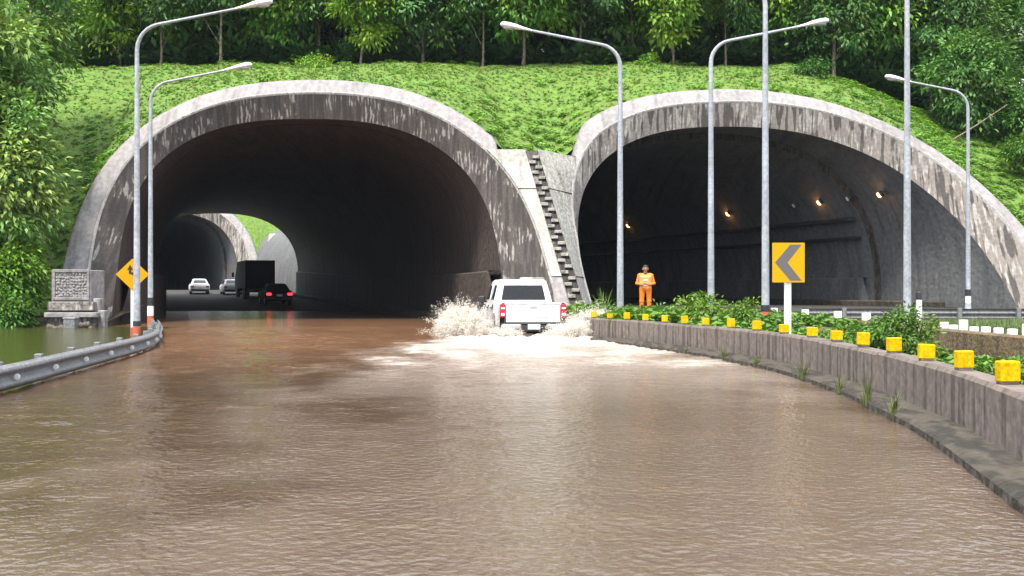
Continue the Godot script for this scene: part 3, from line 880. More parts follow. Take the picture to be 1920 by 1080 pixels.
# ------------------------------------------------------------------ mesh builder
class B:
	var v := PackedVector3Array()
	var n := PackedVector3Array()
	var c := PackedColorArray()
	var i := PackedInt32Array()
	var uv := PackedVector2Array()
	var col := Color(1, 1, 1)

	func vert(p: Vector3, nn: Vector3) -> int:
		v.append(p); n.append(nn); c.append(col)
		return v.size() - 1

	func tri(a: Vector3, b: Vector3, d: Vector3, out: Vector3) -> void:
		var nn := (b - a).cross(d - a).normalized()
		var k := v.size()
		if nn.dot(out) < 0.0:
			nn = -nn
			vert(a, nn); vert(b, nn); vert(d, nn)
		else:
			vert(a, nn); vert(d, nn); vert(b, nn)
		i.append_array(PackedInt32Array([k, k + 1, k + 2]))

	func quad(a: Vector3, b: Vector3, d: Vector3, e: Vector3, out: Vector3) -> void:
		tri(a, b, d, out)
		tri(a, d, e, out)

	func box(xf: Transform3D, s: Vector3, bev := 0.0) -> void:
		var h := s * 0.5
		bev = minf(bev, minf(h.x, minf(h.y, h.z)) * 0.9)
		var ctr := xf.origin
		var P := func(sg: Vector3, ax: int) -> Vector3:
			var p := Vector3(sg.x * h.x, sg.y * h.y, sg.z * h.z)
			for k in 3:
				if k != ax:
					p[k] -= sg[k] * bev
			return xf * p
		for ax in 3:
			var u := (ax + 1) % 3
			var w2 := (ax + 2) % 3
			for s0 in [-1.0, 1.0]:
				var q := []
				for pr in [[-1.0, -1.0], [1.0, -1.0], [1.0, 1.0], [-1.0, 1.0]]:
					var sg := Vector3.ZERO
					sg[ax] = s0; sg[u] = pr[0]; sg[w2] = pr[1]
					q.append(P.call(sg, ax))
				quad(q[0], q[1], q[2], q[3], (q[0] + q[2]) * 0.5 - ctr)
				if bev > 0.0:
					for s1 in [-1.0, 1.0]:
						var a := Vector3.ZERO
						a[ax] = s0; a[u] = s1; a[w2] = -1.0
						var b := a
						b[w2] = 1.0
						var p0: Vector3 = P.call(a, ax)
						var p1: Vector3 = P.call(b, ax)
						var p2: Vector3 = P.call(b, u)
						var p3: Vector3 = P.call(a, u)
						quad(p0, p1, p2, p3, (p0 + p2) * 0.5 - ctr)
		if bev > 0.0:
			for sx in [-1.0, 1.0]:
				for sy in [-1.0, 1.0]:
					for sz in [-1.0, 1.0]:
						var sg := Vector3(sx, sy, sz)
						var p: Vector3 = P.call(sg, 0)
						tri(p, P.call(sg, 1), P.call(sg, 2), p - ctr)

	func bx(ctr: Vector3, s: Vector3, bev := 0.0) -> void:
		box(Transform3D(Basis(), ctr), s, bev)

	func grid(nu: int, nv: int, P: PackedVector3Array, C := PackedColorArray()) -> void:
		var k0 := v.size()
		var N := PackedVector3Array()
		N.resize(nu * nv)
		var I := PackedInt32Array()
		I.resize((nu - 1) * (nv - 1) * 6)
		var w2 := 0
		for a in nu - 1:
			for b in nv - 1:
				var q0 := a * nv + b
				var q1 := q0 + nv
				var nn := (P[q1] - P[q0]).cross(P[q1 + 1] - P[q0]) + (P[q1 + 1] - P[q0]).cross(P[q0 + 1] - P[q0])
				N[q0] += nn; N[q1] += nn; N[q0 + 1] += nn; N[q1 + 1] += nn
				I[w2] = k0 + q0; I[w2 + 1] = k0 + q1 + 1; I[w2 + 2] = k0 + q1
				I[w2 + 3] = k0 + q0; I[w2 + 4] = k0 + q0 + 1; I[w2 + 5] = k0 + q1 + 1
				w2 += 6
		for a in N.size():
			N[a] = N[a].normalized() if N[a].length_squared() > 1e-16 else Vector3.UP
		v.append_array(P); n.append_array(N); i.append_array(I)
		if C.size() == P.size():
			c.append_array(C)
		else:
			var cc := PackedColorArray()
			cc.resize(P.size())
			cc.fill(col)
			c.append_array(cc)

	func tube(pts: Array, radii: Array, seg := 8, caps := true) -> void:
		var P := PackedVector3Array()
		var up := Vector3.UP
		var t0: Vector3 = (pts[1] - pts[0]).normalized()
		if absf(t0.dot(up)) > 0.9:
			up = Vector3.RIGHT
		var x := t0.cross(up).normalized()
		for k in pts.size():
			var t: Vector3
			if k == 0: t = t0
			elif k == pts.size() - 1: t = (pts[k] - pts[k - 1]).normalized()
			else: t = (pts[k + 1] - pts[k - 1]).normalized()
			x = (x - t * x.dot(t)).normalized()
			var y := t.cross(x)
			for s in seg + 1:
				var a := TAU * s / seg
				P.append(pts[k] + (x * cos(a) + y * sin(a)) * radii[k])
		grid(pts.size(), seg + 1, P)
		if caps:
			for e in [0, pts.size() - 1]:
				var o: Vector3 = (pts[e] - pts[1 if e == 0 else e - 1])
				for s in seg:
					tri(pts[e], P[e * (seg + 1) + s], P[e * (seg + 1) + s + 1], o)

	func ball(ctr: Vector3, r: Vector3, nu := 8, nv := 6) -> void:
		var P := PackedVector3Array()
		for a in nv + 1:
			var th := PI * a / nv
			for b in nu + 1:
				var ph := TAU * b / nu
				P.append(ctr + Vector3(r.x * sin(th) * cos(ph), r.y * cos(th), -r.z * sin(th) * sin(ph)))
		grid(nv + 1, nu + 1, P)

	func poly(pts: Array, front: Vector3, thick: float) -> void:
		# flat prism: pts in 3D, front = outward normal of the front side
		var q := PackedVector2Array()
		var o: Vector3 = pts[0]
		var ax: Vector3 = (pts[1] - o).normalized()
		var ay := front.cross(ax).normalized()
		var mid := Vector3.ZERO
		for p in pts:
			q.append(Vector2((p - o).dot(ax), (p - o).dot(ay)))
			mid += p
		mid /= pts.size()
		var t := Geometry2D.triangulate_polygon(q)
		for k in range(0, t.size(), 3):
			tri(pts[t[k]], pts[t[k + 1]], pts[t[k + 2]], front)
			tri(pts[t[k]] - front * thick, pts[t[k + 1]] - front * thick, pts[t[k + 2]] - front * thick, -front)
		var ccw := not Geometry2D.is_polygon_clockwise(q)
		for k in pts.size():
			var a: Vector3 = pts[k]
			var b: Vector3 = pts[(k + 1) % pts.size()]
			var out := (b - a).cross(front)
			if not ccw: out = -out
			quad(a, b, b - front * thick, a - front * thick, out)

	func leaf(b: Vector3, dir: Vector3, nn: Vector3, L: float, W: float, droop := 0.15) -> void:
		var side := dir.cross(nn).normalized()
		nn = side.cross(dir).normalized()
		var k := v.size()
		var mid := b + dir * (0.45 * L)
		v.append(b); v.append(mid + side * (W * 0.5) + nn * (0.06 * L)); v.append(b + dir * L - nn * (droop * L)); v.append(mid - side * (W * 0.5) + nn * (0.06 * L))
		n.append(nn); n.append((nn + side * -0.3).normalized()); n.append((nn + dir * 0.25).normalized()); n.append((nn + side * 0.3).normalized())
		c.append(col); c.append(col); c.append(col); c.append(col)
		i.append(k); i.append(k + 2); i.append(k + 1)
		i.append(k); i.append(k + 3); i.append(k + 2)

	func mesh() -> ArrayMesh:
		var a := []
		a.resize(Mesh.ARRAY_MAX)
		a[Mesh.ARRAY_VERTEX] = v; a[Mesh.ARRAY_NORMAL] = n; a[Mesh.ARRAY_COLOR] = c; a[Mesh.ARRAY_INDEX] = i
		if uv.size() == v.size(): a[Mesh.ARRAY_TEX_UV] = uv
		var m := ArrayMesh.new()
		m.add_surface_from_arrays(Mesh.PRIMITIVE_TRIANGLES, a)
		return m

# a smooth line on the ground: points are (x, distance ahead)
class Way:
	var p: Array[Vector2] = []
	var s: Array[float] = []
	func _init(k: Array) -> void:
		for a in k.size() - 1:
			var p0: Vector2 = k[maxi(a - 1, 0)]
			var p1: Vector2 = k[a]
			var p2: Vector2 = k[a + 1]
			var p3: Vector2 = k[mini(a + 2, k.size() - 1)]
			for t in 12:
				p.append(p1.cubic_interpolate(p2, p0, p3, t / 12.0))
		p.append(k[-1])
		s.append(0.0)
		for a in range(1, p.size()):
			s.append(s[a - 1] + p[a].distance_to(p[a - 1]))
	func length() -> float: return s[-1]
	func at(d: float) -> Array:
		d = clampf(d, 0.0, s[-1])
		var a := 1
		while a < s.size() - 1 and s[a] < d: a += 1
		var q := p[a - 1].lerp(p[a], (d - s[a - 1]) / maxf(s[a] - s[a - 1], 1e-6))
		var t := (p[a] - p[a - 1]).normalized()
		return [q, t]
	func x_at(z: float) -> float:
		for a in range(1, p.size()):
			if (p[a].y - z) * (p[a - 1].y - z) <= 0.0 and p[a].y != p[a - 1].y:
				return lerpf(p[a - 1].x, p[a].x, (z - p[a - 1].y) / (p[a].y - p[a - 1].y))
		return p[0].x if absf(z - p[0].y) < absf(z - p[-1].y) else p[-1].x

func sweep(b: B, way: Way, d0: float, d1: float, prof: Array, step := 0.5) -> void:
	# prof: (offset to the right of the way, height)
	var cnt := maxi(2, int(ceil((d1 - d0) / step)) + 1)
	var rows := []
	for k in cnt:
		var d := lerpf(d0, d1, float(k) / (cnt - 1))
		var a := way.at(d)
		var q: Vector2 = a[0]
		var t: Vector2 = a[1]
		var r := Vector2(t.y, -t.x)
		var row := []
		for f in prof:
			row.append(Vector3(q.x + r.x * f.x, f.y, -(q.y + r.y * f.x)))
		rows.append(row)
	for j in prof.size() - 1:
		var P := PackedVector3Array()
		for k in cnt:
			P.append(rows[k][j]); P.append(rows[k][j + 1])
		b.grid(cnt, 2, P)
	for e in [0, cnt - 1]:
		var out: Vector3 = rows[e][0] - rows[1 if e == 0 else cnt - 2][0]
		var q2 := PackedVector2Array()
		for f in prof: q2.append(f)
		var t2 := Geometry2D.triangulate_polygon(q2)
		for k in range(0, t2.size(), 3):
			b.tri(rows[e][t2[k]], rows[e][t2[k + 1]], rows[e][t2[k + 2]], out)

# ------------------------------------------------------------------ scene helpers
func w(x: float, y: float, z: float) -> Vector3: return Vector3(x, y, -z)

func numbered(called: String, parent: Node) -> String:
	var key := str(parent.get_instance_id()) + called
	var k: int = taken.get(key, 0)
	taken[key] = k + 1
	return called if k == 0 else "%s_%03d" % [called, k]

func tag(o: Node, label := "", category := "", group := "", kind := "") -> void:
	if label: o.set_meta("label", label)
	if category: o.set_meta("category", category)
	if group: o.set_meta("group", group)
	if kind: o.set_meta("kind", kind)

func thing(called: String, label: String, category: String, at := Vector3.ZERO, turn := 0.0, group := "", kind := "") -> Node3D:
	var o := Node3D.new()
	o.name = numbered(called, self)
	add_child(o, true)
	o.position = at
	o.rotation.y = turn
	tag(o, label, category, group, kind)
	return o

func obj(called: String, m: Variant, mat: Material, parent: Node = self) -> MeshInstance3D:
	var o := MeshInstance3D.new()
	o.name = numbered(called, parent)
	o.mesh = m.mesh() if m is B else m
	o.material_override = mat
	o.cast_shadow = GeometryInstance3D.SHADOW_CASTING_SETTING_ON
	parent.add_child(o, true)
	return o

func struct(called: String, m: Variant, mat: Material) -> MeshInstance3D:
	var o := obj(called, m, mat)
	tag(o, "", "", "", "structure")
	return o

func dup(src: Node3D, called: String, label: String, at: Vector3, turn := 0.0, sc := Vector3.ONE, group := "") -> Node3D:
	var o: Node3D = src.duplicate()
	o.name = numbered(called, self)
	add_child(o, true)
	o.transform = Transform3D(Basis(Vector3.UP, turn).scaled_local(sc), at)
	o.set_meta("label", label)
	if group: o.set_meta("group", group)
	return o

func many(called: String, m: Mesh, mat: Material, xf: Array, cols: Array, parent: Node = self) -> MultiMeshInstance3D:
	var mm := MultiMesh.new()
	mm.transform_format = MultiMesh.TRANSFORM_3D
	mm.use_colors = true
	mm.mesh = m
	mm.instance_count = xf.size()
	for k in xf.size():
		mm.set_instance_transform(k, xf[k])
		mm.set_instance_color(k, cols[k])
	var o := MultiMeshInstance3D.new()
	o.name = numbered(called, parent)
	o.multimesh = mm
	o.material_override = mat
	parent.add_child(o, true)
	tag(o, "", "", "", "stuff")
	return o

# ------------------------------------------------------------------ materials
func nz(sd: int, wd: int, hg: int, freq: float, oct := 4) -> PackedByteArray:
	var f := FastNoiseLite.new()
	f.seed = sd
	f.noise_type = FastNoiseLite.TYPE_SIMPLEX_SMOOTH
	f.frequency = freq
	f.fractal_octaves = oct
	var im := f.get_seamless_image(wd, hg)
	im.convert(Image.FORMAT_L8)
	if wd != 512 or hg != 512:
		im.resize(512, 512, Image.INTERPOLATE_CUBIC)
	return im.get_data()

func grime(sd: int, base: Color, dark: Color, pale: Color, dk: Array, pl: Array, stretch := 48, fine := 0.028, gate := -1.0) -> ImageTexture:
	# mottled base with dark and pale runs; dk, pl = [threshold from, to, most]
	var m := nz(sd, 512, 512, 0.006, 5)
	var f := nz(sd + 1, 512, 512, 0.06, 3)
	var s := nz(sd + 2, 512, stretch, fine, 4)
	var t := nz(sd + 3, 512, stretch * 2, fine * 1.5, 4)
	var out := PackedByteArray()
	out.resize(512 * 512 * 3)
	for k in 512 * 512:
		var a := m[k] / 255.0
		var g := 0.82 + 0.26 * (f[k] / 255.0) + 0.22 * (a - 0.5)
		var d: float = smoothstep(dk[0], dk[1], s[k] / 255.0 * 0.7 + a * 0.3) * dk[2]
		var p: float = smoothstep(pl[0], pl[1], t[k] / 255.0 * 0.75 + (1.0 - a) * 0.25) * pl[2]
		p *= smoothstep(gate, gate + 0.2, 1.0 - a)
		var col := base.lerp(dark, d).lerp(pale, p)
		out[k * 3] = clampi(int(col.r * g * 255.0), 0, 255)
		out[k * 3 + 1] = clampi(int(col.g * g * 255.0), 0, 255)
		out[k * 3 + 2] = clampi(int(col.b * g * 255.0), 0, 255)
	var im := Image.create_from_data(512, 512, false, Image.FORMAT_RGB8, out)
	im.generate_mipmaps()
	return ImageTexture.create_from_image(im)

func mat(rgb: Color, rough := 0.7, metal := 0.0) -> StandardMaterial3D:
	var m := StandardMaterial3D.new()
	m.albedo_color = rgb
	m.roughness = rough
	m.metallic = metal
	return m

func lin(r: float, g: float, b: float) -> Color: return Color(r, g, b).linear_to_srgb()

func world_mat(tex: Texture2D, metres: float, rough := 0.9, bump := 0.5) -> StandardMaterial3D:
	var m := mat(Color(1, 1, 1), rough)
	m.albedo_texture = tex
	m.uv1_triplanar = true
	m.uv1_world_triplanar = true
	m.uv1_scale = Vector3.ONE / metres
	m.uv1_triplanar_sharpness = 8.0
	if bump > 0.0:
		m.normal_enabled = true
		m.normal_texture = M.bump
		m.normal_scale = bump
	return m

func leafy(through := 0.55, rough := 0.5) -> StandardMaterial3D:
	var m := mat(Color(1, 1, 1), rough)
	m.vertex_color_use_as_albedo = true
	m.backlight_enabled = true
	m.backlight = Color(through, through, through * 0.75)
	m.cull_mode = BaseMaterial3D.CULL_DISABLED
	return m

func make_materials() -> void:
	var f := FastNoiseLite.new()
	f.seed = 5; f.frequency = 0.05; f.fractal_octaves = 5
	var bi := f.get_seamless_image(512, 512)
	bi.convert(Image.FORMAT_RGBA8)
	bi.bump_map_to_normal_map(6.0)
	M.bump = ImageTexture.create_from_image(bi)
	M.rim = world_mat(grime(11, Color(0.565, 0.55, 0.555), Color(0.40, 0.39, 0.385), Color(0.62, 0.61, 0.615), [0.48, 0.85, 0.8], [0.58, 0.85, 0.5], 110), 9.0, 0.9, 0.3)
	M.lip = world_mat(grime(15, Color(0.60, 0.59, 0.58), Color(0.42, 0.41, 0.40), Color(0.66, 0.65, 0.64), [0.5, 0.8, 0.8], [0.6, 0.85, 0.5], 200), 3.0)
	M.stain = world_mat(grime(21, Color(0.275, 0.25, 0.24), Color(0.18, 0.165, 0.16), Color(0.565, 0.545, 0.53), [0.42, 0.66, 0.85], [0.54, 0.66, 0.9], 36, 0.05, 0.42), 5.5)
	M.stain_pale = world_mat(grime(31, Color(0.50, 0.475, 0.455), Color(0.23, 0.215, 0.21), Color(0.70, 0.685, 0.67), [0.50, 0.62, 0.8], [0.54, 0.70, 0.8], 36, 0.045, 0.35), 6.0)
	M.panel = world_mat(grime(41, Color(0.635, 0.63, 0.60), Color(0.42, 0.415, 0.385), Color(0.69, 0.69, 0.66), [0.5, 0.84, 0.75], [0.55, 0.88, 0.5], 120), 7.0)
	for q in ["stain", "stain_pale"]:
		var u: StandardMaterial3D = M[q].duplicate()
		u.uv1_triplanar = false
		u.uv1_world_triplanar = false
		u.normal_enabled = false
		M[q + "_run"] = u
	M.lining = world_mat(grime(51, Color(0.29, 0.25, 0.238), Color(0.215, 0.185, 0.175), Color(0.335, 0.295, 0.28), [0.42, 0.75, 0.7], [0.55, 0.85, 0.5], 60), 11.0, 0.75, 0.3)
	M.lining_grey = world_mat(grime(55, Color(0.39, 0.395, 0.40), Color(0.31, 0.312, 0.318), Color(0.47, 0.475, 0.48), [0.45, 0.78, 0.7], [0.58, 0.85, 0.6], 36), 9.0, 0.8, 0.15)
	M.barrier = world_mat(grime(61, Color(0.43, 0.39, 0.365), Color(0.25, 0.222, 0.205), Color(0.53, 0.49, 0.465), [0.46, 0.70, 0.7], [0.55, 0.78, 0.6], 36, 0.04), 5.0, 0.9, 0.15)
	M.barrier_brown = world_mat(grime(65, Color(0.44, 0.37, 0.27), Color(0.30, 0.25, 0.19), Color(0.54, 0.47, 0.37), [0.45, 0.65, 0.7], [0.6, 0.75, 0.5], 60), 3.0)
	M.plinth = world_mat(grime(71, Color(0.28, 0.255, 0.225), Color(0.14, 0.13, 0.105), Color(0.36, 0.33, 0.295), [0.45, 0.66, 0.8], [0.6, 0.8, 0.5], 120), 4.0)
	M.asphalt = world_mat(grime(81, Color(0.235, 0.22, 0.21), Color(0.15, 0.14, 0.13), Color(0.33, 0.31, 0.29), [0.45, 0.65, 0.7], [0.6, 0.75, 0.6], 300), 8.0)
	M.earth = world_mat(grime(85, Color(0.37, 0.33, 0.22), Color(0.20, 0.22, 0.11), Color(0.44, 0.42, 0.28), [0.4, 0.65, 0.9], [0.6, 0.75, 0.6], 300), 4.0)
	M.turf = world_mat(grime(91, Color(0.385, 0.505, 0.18), Color(0.275, 0.41, 0.125), Color(0.49, 0.54, 0.25), [0.42, 0.7, 0.9], [0.58, 0.78, 0.7], 400), 6.0)
	M.forest_floor = world_mat(grime(95, Color(0.17, 0.19, 0.10), Color(0.08, 0.09, 0.05), Color(0.25, 0.25, 0.14), [0.4, 0.65, 0.9], [0.6, 0.75, 0.6], 300), 5.0)
	M.leaf = leafy(0.7)
	M.grass = leafy(0.5, 0.6)
	M.bark = world_mat(grime(97, Color(0.50, 0.45, 0.38), Color(0.24, 0.21, 0.17), Color(0.66, 0.63, 0.56), [0.45, 0.65, 0.8], [0.58, 0.75, 0.7], 200), 1.5)
	M.steel = world_mat(grime(103, Color(0.63, 0.65, 0.685), Color(0.53, 0.545, 0.57), Color(0.68, 0.70, 0.73), [0.45, 0.95, 0.8], [0.6, 0.95, 0.5], 40), 4.0, 0.5, 0.1)
	M.lamp_head = mat(lin(0.80, 0.80, 0.82), 0.35)
	M.lens = mat(lin(0.42, 0.43, 0.44), 0.2)
	M.galv = world_mat(grime(99, Color(0.46, 0.465, 0.48), Color(0.36, 0.355, 0.35), Color(0.66, 0.67, 0.69), [0.45, 0.7, 0.7], [0.6, 0.75, 0.5], 200), 2.0, 0.55, 0.15)
	M.white = mat(lin(0.78, 0.78, 0.78), 0.5)
	M.black = mat(lin(0.02, 0.02, 0.022), 0.5)
	M.red_band = mat(lin(0.42, 0.10, 0.05), 0.6)
	M.yellow = world_mat(grime(101, Color(0.80, 0.66, 0.03), Color(0.70, 0.54, 0.05), Color(0.84, 0.72, 0.06), [0.5, 0.85, 0.7], [0.6, 0.85, 0.5], 300), 1.3, 0.6, 0.15)
	M.sign_yellow = mat(lin(0.55, 0.285, 0.006), 0.4)
	M.sign_yellow.metallic_specular = 0.2
	M.yellow.metallic_specular = 0.2
	M.sign_grey = mat(lin(0.10, 0.09, 0.095), 0.5)
	M.paint = mat(lin(0.82, 0.82, 0.83), 0.25)
	M.paint.albedo_color = Color(1, 1, 1)
	M.paint.albedo_texture = grime(107, Color(0.905, 0.905, 0.91), Color(0.74, 0.70, 0.65), Color(0.92, 0.92, 0.925), [0.52, 0.9, 0.8], [0.6, 0.8, 0.5], 120)
	M.paint.uv1_triplanar = true
	M.paint.uv1_scale = Vector3(0.4, 0.4, 0.4)
	M.paint.clearcoat_enabled = true
	M.paint.clearcoat = 0.6
	M.glass = mat(lin(0.03, 0.038, 0.045), 0.05)
	M.pane = mat(Color(0.04, 0.05, 0.06, 0.72), 0.04)
	M.pane.transparency = BaseMaterial3D.TRANSPARENCY_ALPHA
	M.seat = mat(lin(0.16, 0.15, 0.15), 0.8)
	M.chrome = mat(lin(0.45, 0.45, 0.46), 0.3, 0.6)
	M.trim = mat(lin(0.025, 0.025, 0.027), 0.55)
	M.tyre = mat(lin(0.02, 0.02, 0.02), 0.85)
	M.tail_red = mat(lin(0.45, 0.012, 0.03), 0.2)
	M.tail_lit = mat(lin(0.5, 0.02, 0.03), 0.3)
	M.tail_lit.emission_enabled = true
	M.tail_lit.emission = Color(1.0, 0.12, 0.16)
	M.tail_lit.emission_energy_multiplier = 3.0
	M.dark_paint = mat(lin(0.006, 0.006, 0.008), 0.8)
	M.plate = mat(lin(0.82, 0.80, 0.82), 0.4)
	M.glow = mat(lin(0.9, 0.8, 0.6), 0.4)
	M.glow.emission_enabled = true
	M.glow.emission = Color(1.0, 0.72, 0.45)
	M.glow.emission_energy_multiplier = 2.2
	M.skin = mat(lin(0.32, 0.17, 0.11), 0.55)
	M.cloth = mat(Color(1, 1, 1), 0.8)
	M.cloth.vertex_color_use_as_albedo = true
	M.hair = mat(lin(0.012, 0.01, 0.009), 0.6)
	M.foam = mat(Color(1, 1, 1), 0.6)
	M.foam.vertex_color_use_as_albedo = true
	M.spray = mat(Color(1, 1, 1, 0.30), 0.8)
	M.spray.vertex_color_use_as_albedo = true
	M.spray.transparency = BaseMaterial3D.TRANSPARENCY_ALPHA
	M.spray.metallic_specular = 0.0
	M.spray.backlight_enabled = true
	M.spray.backlight = Color(1.0, 1.0, 1.0)
	M.foam.backlight_enabled = true
	M.foam.backlight = Color(0.9, 0.87, 0.82)
	M.water = mat(Color(1, 1, 1), 0.11)
	M.water.vertex_color_use_as_albedo = true
	M.water.metallic_specular = 0.26
	M.water.normal_enabled = true
	M.water.normal_texture = M.bump
	M.water.normal_scale = 0.25
	M.water.uv1_triplanar = true
	M.water.uv1_world_triplanar = true
	M.water.uv1_scale = Vector3(0.3, 0.3, 0.3)

# ------------------------------------------------------------------ tunnels
# the two tunnels bend to the left as they go in; a face leans back like the hillside
var LT := {"xc": -7.6, "zb": 44.0, "a": 7.65, "b": 6.5, "h0": 2.5, "n": 2.55, "g": 0.0, "ax": -0.17, "q": 0.0023, "k": 0.8, "lh": 0.89, "s0": 0.998}
var RT := {"xc": 12.3, "zb": 47.0, "a": 8.7, "b": 7.8, "h0": 1.2, "n": 2.4, "g": 0.7, "ax": -0.29, "q": 0.0015, "k": 0.8, "lh": 0.965, "s0": 0.962}
var FT := {"xc": -35.4, "zb": 122.0, "a": 7.5, "b": 6.6, "h0": 3.4, "n": 2.8, "g": 1.1, "ax": -0.40, "q": 0.002, "k": 0.8, "lh": 0.96, "s0": 0.965}

func axis_x(T: Dictionary, z: float) -> float:
	var d: float = z - T.zb
	return T.xc + T.ax * d - T.q * d * d * signf(d)

func arch(T: Dictionary, nn := 84) -> Array:
	# [point (u, height), outward normal] from the left foot over the top to the right foot
	var P := []
	for k in 8: P.append(Vector2(-T.a, lerpf(T.g - 0.6, T.h0, k / 8.0)))
	for k in nn + 1:
		var th := PI * (1.0 - float(k) / nn)
		var cx := cos(th)
		var sx := sin(th)
		P.append(Vector2(T.a * signf(cx) * pow(absf(cx), 2.0 / T.n), T.h0 + T.b * pow(absf(sx), 2.0 / T.n)))
	for k in 8: P.append(Vector2(T.a, lerpf(T.h0, T.g - 0.6, (k + 1) / 8.0)))
	var out := []
	for k in P.size():
		var d: Vector2 = P[mini(k + 1, P.size() - 1)] - P[maxi(k - 1, 0)]
		out.append([P[k], Vector2(-d.y, d.x).normalized()])
	return out

func on_face(T: Dictionary, p: Vector2, back: float) -> Vector3:
	var z: float = T.zb + T.k * (p.y - T.g) + back
	return w(axis_x(T, z) + p.x, p.y, z)

func tunnel(T: Dictionary, called: String, label: String, wd: Callable, wl: Callable, stain: Material, lining: Material, zc: float, zend: float, rise: Callable) -> Dictionary:
	var t := thing(called, label, "tunnel", Vector3.ZERO, 0.0, "", "thing")
	var A := arch(T)
	var inner := []; var ridge := []; var lip := []; var outer := []; var outer_h := []
	for e in A:
		var p: Vector2 = e[0]
		var nn: Vector2 = e[1]
		var d: float = wd.call(p)
		var l: float = wl.call(p)
		inner.append(on_face(T, p, 1.0))
		ridge.append(on_face(T, p + nn * d, 0.0))
		lip.append(on_face(T, p + nn * (d + 0.11), -0.09))
		outer.append(on_face(T, p + nn * (d + l), 0.1))
		outer_h.append(p + nn * (d + l))
	var cnt := A.size()
	# the stained inner face, in shutter-board panels joined side by side
	var strip := func(a: Array, b: Array) -> B:
		var m := B.new()
		var P := PackedVector3Array()
		for k in cnt:
			for j in 4: P.append(a[k].lerp(b[k], j / 3.0))
		m.grid(cnt, 4, P)
		return m
	# runs of water go straight down the face, whichever way it turns
	var lay := func(m: B) -> B:
		for p in m.v:
			m.uv.append(Vector2(p.x, -p.y))
		return m
	obj("stained_face", lay.call(strip.call(inner, ridge)), stain, t)
	var lipm := B.new()
	var P0 := PackedVector3Array()
	for k in cnt:
		var lo: Vector3 = ridge[k]
		var hi: Vector3 = lip[k] + (lip[k] - ridge[k]) * 0.3 + Vector3(0, 0, -0.09)
		P0.append(lo); P0.append(lo.lerp(lip[k], 0.7) + Vector3(0, 0, 0.035)); P0.append(lip[k]); P0.append(hi)
	lipm.grid(cnt, 4, P0)
	obj("edge_lip", lipm, M.lip, t)
	var rimm := B.new()
	var P1 := PackedVector3Array()
	for k in cnt:
		var a: Vector3 = ridge[k]
		var b: Vector3 = outer[k]
		P1.append(a); P1.append(a.lerp(b, 0.35)); P1.append(a.lerp(b, 0.7)); P1.append(a.lerp(b, 0.92) + Vector3(0, 0.0, -0.04)); P1.append(b + Vector3(0, 0, -0.25)); P1.append(b + Vector3(T.ax * 2.5, -0.3, -2.5))
	rimm.grid(cnt, 6, P1)
	obj("rim", rimm, M.rim, t)
	# canopy from the inner edge to the lining joint
	var cm := B.new()
	var P2 := PackedVector3Array()
	for k in cnt:
		var p: Vector2 = A[k][0]
		for j in 9:
			var z := lerpf(-inner[k].z, zc, j / 8.0)
			P2.append(w(axis_x(T, z) + p.x, p.y, z))
	cm.grid(cnt, 9, P2)
	obj("canopy", cm, lining, t)
	# step ring and the long lining
	var small := func(p: Vector2, z: float) -> Vector3:
		var f: float = (z - zc) / (zend - zc)
		return w(axis_x(T, z) + p.x * lerpf(T.s0, 0.962, f), T.g + (p.y - T.g) * lerpf(T.s0, T.lh, f) + rise.call(z), z)
	var rm := B.new()
	var P3 := PackedVector3Array()
	for k in cnt:
		var p: Vector2 = A[k][0]
		P3.append(w(axis_x(T, zc) + p.x, p.y, zc)); P3.append(small.call(p, zc))
	rm.grid(cnt, 2, P3)
	obj("step_ring", rm, M.plinth, t)
	var lm := B.new()
	var P4 := PackedVector3Array()
	var nz2 := int((zend - zc) / 1.6)
	for k in cnt:
		for j in nz2 + 1:
			P4.append(small.call(A[k][0], lerpf(zc, zend, float(j) / nz2)))
	lm.grid(cnt, nz2 + 1, P4)
	obj("lining", lm, lining, t)
	return {"node": t, "outer": outer, "ridge": ridge, "inner": inner, "lip": lip, "arch": A}

func cut(line: Array, h: float, right_side: bool) -> Vector3:
	# where a line of 3D points crosses a height, on its left or its right flank
	var half := line.size() / 2
	var r := range(half, line.size() - 1) if right_side else range(0, half)
	for k in r:
		var a: Vector3 = line[k]
		var b: Vector3 = line[k + 1]
		if (a.y - h) * (b.y - h) <= 0.0 and a.y != b.y:
			return a.lerp(b, (h - a.y) / (b.y - a.y))
	return line[-1] if right_side else line[0]

